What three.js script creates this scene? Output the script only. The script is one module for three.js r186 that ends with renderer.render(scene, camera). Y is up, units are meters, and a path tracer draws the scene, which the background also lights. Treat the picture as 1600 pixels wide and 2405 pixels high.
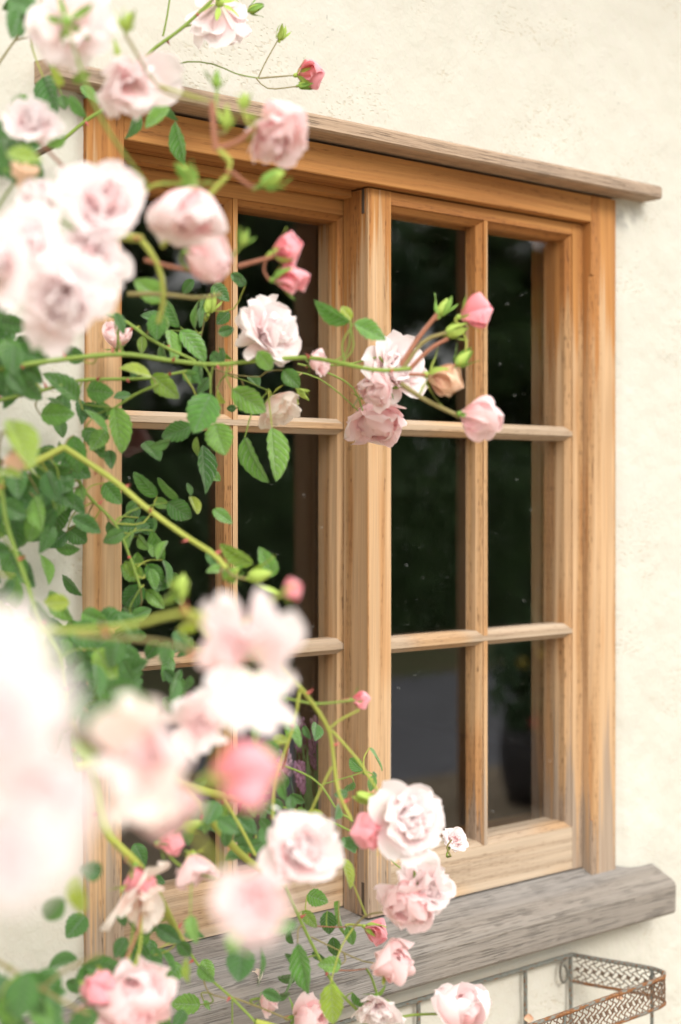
import * as THREE from 'three';
import { mergeGeometries } from 'three/addons/utils/BufferGeometryUtils.js';

// ---------------------------------------------------------------- camera, sky, sun, exposure
const scene = new THREE.Scene();
const camera = new THREE.PerspectiveCamera(39.6, 1600 / 2405, 0.05, 200);
camera.position.set(-1.276, 1.5, 1.6045);
camera.lookAt(-1.276 + 0.62242, 1.5, 1.6045 - 0.78268);
camera.setViewOffset(1600, 2405, 0, 42.5, 1600, 2405);          // level camera, lens shifted a little downwards
camera.focus = 1.96;
camera.userData.fStop = 2.2;
scene.add(camera);

const renderer = new THREE.WebGLRenderer({ antialias: true });
renderer.toneMapping = THREE.LinearToneMapping;
renderer.toneMappingExposure = 1.8;
renderer.shadowMap.enabled = true;

const sun = new THREE.DirectionalLight(new THREE.Color(1, 0.95, 0.88), 1.0);
sun.position.set(-1.2, 8, 9);
sun.target.position.set(0, 1.2, 0);
sun.castShadow = true;
sun.shadow.radius = 36;
Object.assign(sun.shadow.camera, { left: -4, right: 4, top: 4, bottom: -4, near: 1, far: 30 });
sun.shadow.mapSize.set(2048, 2048);
scene.add(sun, sun.target);

// ---------------------------------------------------------------- random numbers and noise
function mulberry(a) { return () => { a = (a + 0x6D2B79F5) | 0; let t = Math.imul(a ^ (a >>> 15), 1 | a); t = (t + Math.imul(t ^ (t >>> 7), 61 | t)) ^ t; return ((t ^ (t >>> 14)) >>> 0) / 4294967296; }; }
const rnd = mulberry(20240611);
const R = (a, b) => a + (b - a) * rnd();
function hash2(x, y, s) { let h = Math.imul(x, 374761393) ^ Math.imul(y, 668265263) ^ Math.imul(s, 2147483647 - 5831); h = Math.imul(h ^ (h >>> 13), 1274126177); h ^= h >>> 16; return (h >>> 0) / 4294967296; }
const sm = (t) => t * t * (3 - 2 * t);
function noise(x, y, s = 0, px = 0, py = 0) {                     // value noise, tiling with periods px, py when given
  const x0 = Math.floor(x), y0 = Math.floor(y), fx = sm(x - x0), fy = sm(y - y0);
  const wx = (i) => (px ? ((i % px) + px) % px : i), wy = (i) => (py ? ((i % py) + py) % py : i);
  const a = hash2(wx(x0), wy(y0), s), b = hash2(wx(x0 + 1), wy(y0), s), c = hash2(wx(x0), wy(y0 + 1), s), d = hash2(wx(x0 + 1), wy(y0 + 1), s);
  return a + (b - a) * fx + (c - a) * fy + (a - b - c + d) * fx * fy;
}
const clamp = (x, a = 0, b = 1) => Math.min(b, Math.max(a, x));
const step = (a, b, x) => sm(clamp((x - a) / (b - a)));
const mix = (a, b, t) => a + (b - a) * t;
const mix3 = (a, b, t) => [mix(a[0], b[0], t), mix(a[1], b[1], t), mix(a[2], b[2], t)];

// overcast sky: bright zenith, softer horizon, broad cloud texture
{
  const W = 256, H = 128, d = new Float32Array(W * H * 4);
  for (let j = 0; j < H; j++) for (let i = 0; i < W; i++) {
    const el = ((j + 0.5) / H - 0.5) * Math.PI, s = Math.max(0, Math.sin(el));
    const c = 0.5 * noise(i / 16, j / 10, 5, 16) + 0.3 * noise(i / 8, j / 5, 6, 32) + 0.2 * noise(i / 4, j / 3, 7, 64);
    const L = (el < 0 ? 0.5 : 1.0 + 0.95 * s) * (0.86 + 0.28 * c);
    d.set([L * 1.005, L, L * 0.98, 1], (j * W + i) * 4);
  }
  const t = new THREE.DataTexture(d, W, H, THREE.RGBAFormat, THREE.FloatType);
  t.mapping = THREE.EquirectangularReflectionMapping; t.magFilter = THREE.LinearFilter; t.minFilter = THREE.LinearFilter; t.wrapS = THREE.RepeatWrapping; t.needsUpdate = true;
  scene.background = t; scene.environment = t;
}

// ---------------------------------------------------------------- textures
function texture(w, h, f, srgb = false, rx = 1, ry = 1) {
  const d = new Uint8Array(w * h * 4);
  for (let j = 0; j < h; j++) for (let i = 0; i < w; i++) {
    let v = f(i / w, j / h, i, j);
    if (typeof v === 'number') v = [v, v, v];
    const o = (j * w + i) * 4;
    for (let k = 0; k < 3; k++) { const c = clamp(v[k]); d[o + k] = 255 * (srgb ? (c <= 0.0031308 ? 12.92 * c : 1.055 * Math.pow(c, 1 / 2.4) - 0.055) : c); }
    d[o + 3] = 255;
  }
  const t = new THREE.DataTexture(d, w, h, THREE.RGBAFormat);
  t.wrapS = t.wrapT = THREE.RepeatWrapping; t.magFilter = THREE.LinearFilter; t.minFilter = THREE.LinearMipmapLinearFilter; t.generateMipmaps = true;
  if (srgb) t.colorSpace = THREE.SRGBColorSpace;
  t.repeat.set(rx, ry); t.needsUpdate = true;
  return t;
}
// oak: u runs across the grain (tile 0.30 m), v along it (tile 1.20 m). Returns fibre, pore and ring values.
function oakAt(u, v, seed) {
  const bend = 0.012 * Math.sin(6.283 * (v + 0.3 * noise(u * 4, v * 3, seed, 4, 3))) + 0.02 * (noise(u * 3, v * 4, seed + 1, 3, 4) - 0.5);
  const x = u + bend;
  const ring = noise(x * 34, v * 2, seed + 2, 34, 2) * 0.65 + noise(x * 70, v * 3, seed + 3, 70, 3) * 0.35;
  const fibre = noise(x * 190, v * 14, seed + 4, 190, 14);
  const pore = step(0.68, 0.9, noise(x * 380, v * 100, seed + 5, 380, 100)) * step(0.4, 0.66, ring);
  const patch = noise(u * 3, v * 5, seed + 6, 3, 5);
  return { ring, fibre, pore, patch, x };
}
const HONEY = [[0.47, 0.215, 0.06], [0.335, 0.13, 0.03]], PALE = [[0.545, 0.355, 0.20], [0.425, 0.24, 0.105]], SILVER = [[0.265, 0.243, 0.222], [0.20, 0.181, 0.163]], BLEACH = [[0.49, 0.38, 0.275], [0.35, 0.25, 0.165]];
function tone(o, pal, poreDark = 0.55, fib = 0.22) {
  let c = mix3(pal[0], pal[1], step(0.25, 0.8, o.ring * 0.7 + o.patch * 0.3));
  const k = (1 - fib / 2 + fib * o.fibre) * (1 - poreDark * o.pore);
  return [c[0] * k, c[1] * k * (1 - 0.05 * o.pore), c[2] * k * (1 - 0.1 * o.pore)];
}
const honeyMap = texture(512, 1024, (u, v) => tone(oakAt(u, v, 11), HONEY, 0.45, 0.2), true);
const bleachMap = texture(512, 1024, (u, v) => { const o = oakAt(u, v, 31); const c = tone(o, BLEACH, 0.3, 0.25); return mix3(c, tone(o, PALE, 0.5), step(0.5, 0.8, noise(u * 6, v * 9, 33, 6, 9)) * 0.7); }, true);
const checks = (u, v, seed) => { const o = oakAt(u, v, seed); const a = noise(o.x * 400, v * 36, seed + 7, 400, 36), b = noise(o.x * 300, v * 16, seed + 8, 300, 16); return Math.max(step(0.66, 0.82, a), step(0.78, 0.9, b)) * (0.35 + 0.65 * step(0.3, 0.7, noise(u * 30, v * 20, seed + 9, 30, 20))); };
const silverMap = texture(1024, 1024, (u, v) => { const o = oakAt(u, v, 51), c = tone(o, SILVER, 0.35, 0.3), k = 1 - 0.45 * checks(u, v, 51), w = step(0.55, 0.85, o.patch) * 0.35; return mix3(c, [0.33, 0.275, 0.22], w).map((x) => x * k); }, true);
const silverBump = texture(1024, 1024, (u, v) => { const o = oakAt(u, v, 51); return 0.75 + 0.25 * o.fibre - 0.6 * checks(u, v, 51) - 0.2 * o.pore; });
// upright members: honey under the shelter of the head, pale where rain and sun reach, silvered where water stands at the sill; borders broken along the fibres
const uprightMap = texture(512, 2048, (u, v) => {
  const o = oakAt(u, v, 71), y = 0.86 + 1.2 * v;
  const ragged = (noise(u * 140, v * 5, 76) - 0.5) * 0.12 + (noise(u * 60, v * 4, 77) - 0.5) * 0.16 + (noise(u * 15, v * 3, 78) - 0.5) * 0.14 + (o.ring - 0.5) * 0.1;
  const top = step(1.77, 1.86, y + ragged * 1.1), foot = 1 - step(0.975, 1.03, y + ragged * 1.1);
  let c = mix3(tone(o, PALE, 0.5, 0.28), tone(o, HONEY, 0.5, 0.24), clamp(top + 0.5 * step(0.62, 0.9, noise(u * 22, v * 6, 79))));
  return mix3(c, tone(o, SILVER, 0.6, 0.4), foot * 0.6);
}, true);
const oakBump = texture(512, 1024, (u, v) => { const o = oakAt(u, v, 71); return 0.7 + 0.3 * o.fibre - 0.55 * o.pore; });
const renderBump = texture(1024, 1024, (u, v) => {
  let h = 0.45 * noise(u * 40, v * 40, 91, 40, 40) + 0.3 * noise(u * 90, v * 80, 92, 90, 80) + 0.25 * noise(u * 210, v * 190, 93, 210, 190);
  const pit = step(0.72, 0.86, noise(u * 130, v * 230, 94, 130, 230)) * step(0.5, 0.7, noise(u * 9, v * 11, 95, 9, 11));
  return clamp(0.15 + 0.8 * h - 0.3 * pit);
});
const renderMap = texture(1024, 1024, (u, v) => {
  const p = noise(u * 7, v * 6, 96, 7, 6) * 0.6 + noise(u * 23, v * 19, 97, 23, 19) * 0.4;
  const pit = step(0.74, 0.88, noise(u * 130, v * 230, 94, 130, 230)) * step(0.5, 0.7, noise(u * 9, v * 11, 95, 9, 11));
  const speck = step(0.93, 0.97, noise(u * 160, v * 160, 98, 160, 160)) * step(0.72, 0.85, noise(u * 13, v * 12, 99, 13, 12));
  const c = mix3([0.575, 0.55, 0.475], [0.612, 0.59, 0.52], p), k = 1 - 0.07 * pit - 0.3 * speck;
  return [c[0] * k, c[1] * k * (1 - 0.04 * pit), c[2] * k * (1 - 0.1 * pit)];
}, true);
const dustMap = texture(1024, 1024, (u, v) => {                    // 1 = clear glass, 0 = a speck of dirt
  const cell = 150; let t = 1;
  const x = u * cell, y = v * cell, ix = Math.floor(x), iy = Math.floor(y);
  if (hash2(ix, iy, 401) > 0.982) { const r = 0.07 + 0.2 * Math.pow(hash2(ix, iy, 402), 6), dx = x - ix - 0.5, dy = (y - iy - 0.5); if (dx * dx + dy * dy < r * r) t = 0.8; }
  const k = 18, X = u * k, Y = v * k, jx = Math.floor(X), jy = Math.floor(Y);
  if (hash2(jx, jy, 403) > 0.985) { const dx = X - jx - 0.5, dy = (Y - jy - 0.5), w = hash2(jx, jy, 404) - 0.5; if (Math.abs(dx - w * dy) < 0.02 && Math.abs(dy) < 0.13 * hash2(jx, jy, 405)) t = 0.7; }
  return t;
});
const leafVeins = texture(256, 256, (u, v) => {                    // u across (midrib at 0.5), v from base to tip
  const s = Math.abs(u - 0.5) * 2, mid = 1 - step(0.0, 0.05, s);
  const q = ((v - s * 0.28) * 7) % 1, side = 1 - step(0.0, 0.12, Math.abs(q - 0.5) * (1 - 0.3 * s));
  return 0.8 * (1 - Math.max(mid, side * 0.7)) + 0.2 * noise(u * 30, v * 30, 301);
});
const leafMap = texture(256, 256, (u, v) => {
  const s = Math.abs(u - 0.5) * 2, mid = 1 - step(0.0, 0.05, s), q = ((v - s * 0.28) * 7) % 1, side = 1 - step(0.0, 0.1, Math.abs(q - 0.5));
  const n = noise(u * 5, v * 6, 311) * 0.5 + noise(u * 22, v * 25, 312) * 0.3, k = 0.72 + 0.45 * n;
  return mix3([k, k, k], [1, 1, 0.9], 0.55 * mid + 0.24 * side);
}, true);
const grainNoise = texture(512, 512, (u, v) => 0.5 * noise(u * 60, v * 60, 501, 60, 60) + 0.5 * noise(u * 170, v * 170, 502, 170, 170));
const gravelMap = texture(512, 512, (u, v) => { const a = noise(u * 110, v * 110, 511, 110, 110), b = noise(u * 6, v * 6, 512, 6, 6), k = 0.55 + 0.9 * a; return mix3([0.25, 0.19, 0.125], [0.33, 0.26, 0.18], b).map((c) => c * k); }, true);
const asphaltMap = texture(512, 512, (u, v) => { const a = noise(u * 150, v * 150, 521, 150, 150), b = noise(u * 5, v * 7, 522, 5, 7); return [0.15, 0.15, 0.165].map((c) => c * (0.75 + 0.4 * a + 0.25 * (b - 0.5))); }, true);
const vergeMap = texture(512, 512, (u, v) => { const a = noise(u * 120, v * 60, 531, 120, 60), b = noise(u * 9, v * 9, 532, 9, 9); return mix3([0.13, 0.1, 0.05], [0.08, 0.1, 0.03], b).map((c) => c * (0.6 + 0.8 * a)); }, true);

// ---------------------------------------------------------------- materials
const std = (o) => new THREE.MeshStandardMaterial(o);
const wood = (map, bump, scale, tint = 0xffffff) => std({ map, bumpMap: bump, bumpScale: scale, roughness: 0.78, color: tint });
const M = {
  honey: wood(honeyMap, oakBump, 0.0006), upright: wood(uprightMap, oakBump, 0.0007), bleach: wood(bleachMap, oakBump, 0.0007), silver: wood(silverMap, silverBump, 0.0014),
  drip: wood(silverMap, silverBump, 0.001, new THREE.Color(1.65, 1.33, 1.06)),
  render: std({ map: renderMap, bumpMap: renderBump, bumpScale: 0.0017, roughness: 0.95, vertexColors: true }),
  plaster: std({ color: new THREE.Color(0.38, 0.35, 0.3), roughness: 0.95 }),
  boards: std({ color: new THREE.Color(0.2, 0.13, 0.08), roughness: 0.8 }),
  slotShade: std({ color: new THREE.Color(0.09, 0.065, 0.045), roughness: 1 }),  // dark colour for the shade inside the sash runner slots
  glass: new THREE.MeshPhysicalMaterial({ color: 0xffffff, transmission: 1, transmissionMap: dustMap, thickness: 0, roughness: 0.0, ior: 1.6 }),
  gravel: std({ map: gravelMap, bumpMap: grainNoise, bumpScale: 0.02, roughness: 1 }), asphalt: std({ map: asphaltMap, roughness: 0.9 }), verge: std({ map: vergeMap, roughness: 1 }),
};
const foliage = (c, t, coat = 0.4) => new THREE.MeshPhysicalMaterial({ color: new THREE.Color(...c), map: leafMap, bumpMap: leafVeins, bumpScale: 0.0024, roughness: 0.95, transmission: t, thickness: 0, clearcoat: coat, clearcoatRoughness: 0.34 });
const leafMats = [[[0.068, 0.22, 0.022], 0.33], [[0.16, 0.40, 0.042], 0.44], [[0.36, 0.54, 0.03], 0.5], [[0.75, 0.6, 0.06], 0.4]].map(([c, t]) => [0.85, 1, 1.15].map((k) => foliage(c.map((x, i) => x * (i === 0 ? k * k : k)), t)));
const stemMats = [[0.12, 0.2, 0.04], [0.25, 0.36, 0.06], [0.42, 0.46, 0.08], [0.13, 0.085, 0.05], [0.30, 0.25, 0.09], [0.42, 0.17, 0.10]].map((c) => std({ color: new THREE.Color(...c), roughness: 0.55, bumpMap: grainNoise, bumpScale: 0.0004 }));
const thornMat = std({ color: new THREE.Color(0.42, 0.09, 0.07), roughness: 0.5 });
const petalMat = (c, t) => new THREE.MeshPhysicalMaterial({ color: new THREE.Color(...c), vertexColors: true, roughness: 1, transmission: t, thickness: 0, sheen: 0.15, sheenRoughness: 0.6 });
const petalMats = { blush: petalMat([1, 1, 1], 0.5), pink: petalMat([1, 0.88, 0.885], 0.5), bud: petalMat([0.98, 0.5, 0.56], 0.35), cream: petalMat([1, 0.98, 0.9], 0.5), faded: petalMat([0.8, 0.62, 0.42], 0.25) };
const sepalMats = [std({ color: new THREE.Color(0.2, 0.36, 0.06), roughness: 0.7 }), std({ color: new THREE.Color(0.34, 0.46, 0.08), roughness: 0.7 })];
const stamenMat = std({ color: new THREE.Color(0.75, 0.5, 0.12), roughness: 0.8 });

// ---------------------------------------------------------------- helpers
const used = new Map();
function numbered(n) { const k = used.get(n) || 0; used.set(n, k + 1); return k ? `${n}_${String(k).padStart(3, '0')}` : n; }
function tag(o, label, category, group, kind) { if (label) o.userData.label = label; if (category) o.userData.category = category; if (group) o.userData.group = group; if (kind) o.userData.kind = kind; return o; }
function thing(name, label, category, pos = [0, 0, 0], group) { const o = new THREE.Group(); o.name = numbered(name); o.position.set(...pos); scene.add(o); return tag(o, label, category, group, 'thing'); }
function part(name, geometry, material, parent) { const m = new THREE.Mesh(geometry, material); m.name = name; m.castShadow = m.receiveShadow = true; parent.add(m); return m; }
function group(name, parent) { const g = new THREE.Group(); g.name = name; parent.add(g); return g; }
// grain along `axis` (0 x, 1 y, 2 z): v along it, u across, in texture tiles of 1.2 m x 0.3 m; uprights keep v tied to their height above the sill
function woodUV(g, axis, fixed = false) {
  g = g.index ? g.toNonIndexed() : g; g.computeVertexNormals();
  const p = g.attributes.position, n = g.attributes.normal, uv = new Float32Array(p.count * 2), ou = rnd(), ov = fixed ? 0 : rnd();
  for (let i = 0; i < p.count; i++) {
    const c = [p.getX(i), p.getY(i), p.getZ(i)], m = [Math.abs(n.getX(i)), Math.abs(n.getY(i)), Math.abs(n.getZ(i))];
    const others = [0, 1, 2].filter((k) => k !== axis), across = m[others[0]] > m[others[1]] ? others[1] : others[0];
    const k = m[axis] > 0.8;
    uv[2 * i] = (k ? c[others[0]] : c[across]) / 0.3 + ou + (m[others[0]] > m[others[1]] ? 0.37 : 0);
    uv[2 * i + 1] = (k ? c[others[1]] * 0.5 : (c[axis] - (fixed ? 0.86 : 0))) / 1.2 + ov;
  }
  g.setAttribute('uv', new THREE.BufferAttribute(uv, 2));
  return g;
}
// a closed outline pulled along an axis: along x the outline is (z, y); along y it is (x, z)
function prism(pts, a, b, axis) {
  const s = new THREE.Shape(pts.map(([x, y]) => new THREE.Vector2(x, y)));
  const n = 6, g = new THREE.ExtrudeGeometry(s, { depth: b - a, bevelEnabled: false, steps: n });
  const p = g.attributes.position;
  for (let i = 0; i < p.count; i++) { const x = p.getX(i), y = p.getY(i), z = p.getZ(i) + a; if (axis === 0) p.setXYZ(i, z, y, x); else p.setXYZ(i, x, z, y); }
  if (g.index === null) { /* both mappings are mirrored: turn the faces back */ for (let i = 0; i < p.count; i += 3) { const t = [p.getX(i + 1), p.getY(i + 1), p.getZ(i + 1)]; p.setXYZ(i + 1, p.getX(i + 2), p.getY(i + 2), p.getZ(i + 2)); p.setXYZ(i + 2, ...t); } }
  g.deleteAttribute('normal'); g.deleteAttribute('uv');
  return g;
}
function eased(x0, x1, y0, y1, e = 0.0012) { return [[x0 + e, y0], [x1 - e, y0], [x1, y0 + e], [x1, y1 - e], [x1 - e, y1], [x0 + e, y1], [x0, y1 - e], [x0, y0 + e]]; }
const plank = (x0, x1, y0, y1, z0, z1, axis, fixed, e) => woodUV(prism(axis === 0 ? eased(z0, z1, y0, y1, e) : eased(x0, x1, z0, z1, e), axis === 0 ? x0 : y0, axis === 0 ? x1 : y1, axis), axis, fixed);
function box(x0, x1, y0, y1, z0, z1) { const g = new THREE.BoxGeometry(x1 - x0, y1 - y0, z1 - z0); g.translate((x0 + x1) / 2, (y0 + y1) / 2, (z0 + z1) / 2); return g; }
function tube(points, r0, r1, segs, radial = 7) {
  const curve = new THREE.CatmullRomCurve3(points, false, 'centripetal'), fr = curve.computeFrenetFrames(segs, false), pos = [], nor = [], uv = [], idx = [];
  for (let i = 0; i <= segs; i++) {
    const t = i / segs, p = curve.getPointAt(t), r = mix(r0, r1, t) * (1 + 0.05 * Math.sin(i * 2.3));
    for (let j = 0; j <= radial; j++) {
      const a = (j / radial) * Math.PI * 2, nx = fr.normals[i], bx = fr.binormals[i], c = Math.cos(a), s = Math.sin(a);
      const n = [nx.x * c + bx.x * s, nx.y * c + bx.y * s, nx.z * c + bx.z * s];
      pos.push(p.x + n[0] * r, p.y + n[1] * r, p.z + n[2] * r); nor.push(...n); uv.push(j / radial, t * 8);
    }
  }
  const w = radial + 1;
  for (let i = 0; i < segs; i++) for (let j = 0; j < radial; j++) { const a = i * w + j; idx.push(a, a + 1, a + w, a + 1, a + w + 1, a + w); }
  const g = new THREE.BufferGeometry();
  g.setAttribute('position', new THREE.Float32BufferAttribute(pos, 3)); g.setAttribute('normal', new THREE.Float32BufferAttribute(nor, 3)); g.setAttribute('uv', new THREE.Float32BufferAttribute(uv, 2)); g.setIndex(idx);
  return g;
}
const V = (x, y, z) => new THREE.Vector3(x, y, z);

// ---------------------------------------------------------------- ground outside (its reflection shows in the panes)
function sheet(name, x0, x1, z0, z1, y, mat, tile) {
  const g = new THREE.PlaneGeometry(x1 - x0, z1 - z0); g.rotateX(-Math.PI / 2); g.translate((x0 + x1) / 2, y, (z0 + z1) / 2);
  const p = g.attributes.position, uv = g.attributes.uv; for (let i = 0; i < p.count; i++) uv.setXY(i, p.getX(i) / tile, p.getZ(i) / tile);
  const m = new THREE.Mesh(g, mat); m.name = name; m.receiveShadow = true; m.userData.kind = 'structure'; scene.add(m); return m;
}
sheet('ground', -60, 60, -60, 60, -0.008, M.verge, 2);
sheet('gravel_forecourt', -40, 50, -0.3, 3.9, 0, M.gravel, 1.2);
sheet('road', -60, 60, 3.9, 7.1, -0.004, M.asphalt, 2);

// ---------------------------------------------------------------- cottage: rendered wall with the window opening, dark room behind
const cottage = thing('cottage', 'cottage with uneven cream rendered wall around the oak window', 'building');
const OP = { x0: -0.411, x1: 0.602, y0: 0.79, y1: 2.012 };
function wallDepth(x, y) {
  let z = 0.007 * (noise(x * 2.6 + 9, y * 2.3, 601) - 0.5) + 0.0045 * (noise(x * 7, y * 6, 602) - 0.5) + 0.0022 * (noise(x * 19, y * 24, 603) - 0.5) + 0.0016 * (noise(x * 55, y * 60, 604) - 0.5);
  const ridge = Math.abs(noise(x * 11 + 3, y * 14, 605) - 0.5); z += 0.0012 * (1 - step(0.0, 0.06, ridge)) * step(0.45, 0.7, noise(x * 4, y * 4, 606));   // trowel marks
  const dx = Math.max(OP.x0 - x, x - OP.x1, 0), dy = Math.max(OP.y0 - y, y - OP.y1, 0), d = Math.hypot(dx, dy);
  const roll = 0.014 + 0.022 * noise(x * 5, y * 5, 607);
  z -= 0.010 * (1 - step(0, roll, d));
  z += 0.009 * Math.exp(-(((x - 0.672) / 0.05) ** 2) - (((y - 0.9) / 0.09) ** 2));            // the render swells over the end of the sill
  return z - 0.001;
}
{
  const lines = (a, b, lo, hi, fine, marks) => {
    const s = new Set(marks); let t = a; while (t < lo) { s.add(t); t += 0.25; }
    for (t = lo; t <= hi; t += fine) s.add(Math.round(t * 10000) / 10000);
    for (t = hi + 0.25; t < b; t += 0.25) s.add(t); s.add(b);
    const v = [...s].sort((p, q) => p - q); return v.filter((q, i) => marks.includes(q) || !marks.some((m) => Math.abs(m - q) < fine * 0.4) );
  };
  const xs = lines(-3, 5, -0.95, 0.95, 0.0075, [OP.x0, OP.x1]), ys = lines(0, 3.6, 0.55, 2.42, 0.0075, [OP.y0, OP.y1]);
  const pos = [], uv = [], col = [], idx = [], w = xs.length;
  for (const y of ys) for (const x of xs) {
    let px = x, py = y; const onX = (x === OP.x0 || x === OP.x1) && y >= OP.y0 && y <= OP.y1;
    if (onX) px += (x === OP.x0 ? 1 : -1) * (0.001 + 0.0035 * noise(y * 9, 3, 611) + 0.002 * noise(y * 31, 3, 612)) - (x === OP.x1 ? 0.013 * Math.exp(-(((y - 0.9) / 0.05) ** 2)) : 0);
    pos.push(px, py, wallDepth(x, y)); uv.push(x / 0.62, y / 0.62);
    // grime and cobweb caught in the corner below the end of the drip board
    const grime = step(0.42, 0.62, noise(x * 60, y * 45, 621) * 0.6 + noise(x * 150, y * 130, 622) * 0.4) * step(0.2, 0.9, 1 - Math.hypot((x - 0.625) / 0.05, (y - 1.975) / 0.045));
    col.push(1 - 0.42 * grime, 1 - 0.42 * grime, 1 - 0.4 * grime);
  }
  for (let j = 0; j + 1 < ys.length; j++) for (let i = 0; i + 1 < w; i++) {
    const cx = (xs[i] + xs[i + 1]) / 2, cy = (ys[j] + ys[j + 1]) / 2;
    if (cx > OP.x0 && cx < OP.x1 && cy > OP.y0 && cy < OP.y1) continue;
    const a = j * w + i; idx.push(a, a + 1, a + w, a + 1, a + w + 1, a + w);
  }
  const g = new THREE.BufferGeometry(); g.setAttribute('position', new THREE.Float32BufferAttribute(pos, 3)); g.setAttribute('uv', new THREE.Float32BufferAttribute(uv, 2)); g.setAttribute('color', new THREE.Float32BufferAttribute(col, 3)); g.setIndex(idx); g.computeVertexNormals();
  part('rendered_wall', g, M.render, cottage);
  part('added_eaves_soffit', box(-3, 5, 2.78, 2.82, 0.02, 0.3), M.honey, cottage);  // eaves out of view, soffit and fascia added to shade the upper wall
  part('added_eaves_fascia', box(-3, 5, 2.77, 2.98, 0.301, 0.325), M.honey, cottage);
  const core = mergeGeometries([box(-3, -0.407, 0.02, 3.6, -0.36, -0.03), box(0.598, 5, 0.02, 3.6, -0.15, -0.03), box(1.05, 5, 0.02, 3.6, -0.36, -0.15), box(-0.407, 0.598, 2.045, 3.6, -0.15, -0.03), box(-0.407, 0.598, 0.02, 0.778, -0.15, -0.03), box(-0.407, 1.05, 2.045, 3.6, -0.36, -0.15), box(-0.407, 1.05, 0.02, 0.778, -0.36, -0.15)]);
  part('masonry', core, M.plaster, cottage);
  part('room_floor', box(-2.9, 4.9, -0.1, 0.02, -6.4, -0.34), M.boards, cottage);
  part('room_ceiling', box(-2.9, 4.9, 2.5, 2.6, -6.4, -0.34), M.plaster, cottage);
  part('room_wall', box(-2.9, 4.9, 0.02, 2.5, -6.4, -6.3), M.plaster, cottage);
  part('room_wall', box(-2.9, -2.8, 0.02, 2.5, -6.3, -0.35), M.plaster, cottage);
  part('room_wall', box(4.8, 4.9, 0.02, 2.5, -6.3, -0.35), M.plaster, cottage);
  part('window_board', plank(-0.40, 1.04, 0.84, 0.868, -0.37, -0.141, 0), M.honey, cottage);
}

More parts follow.
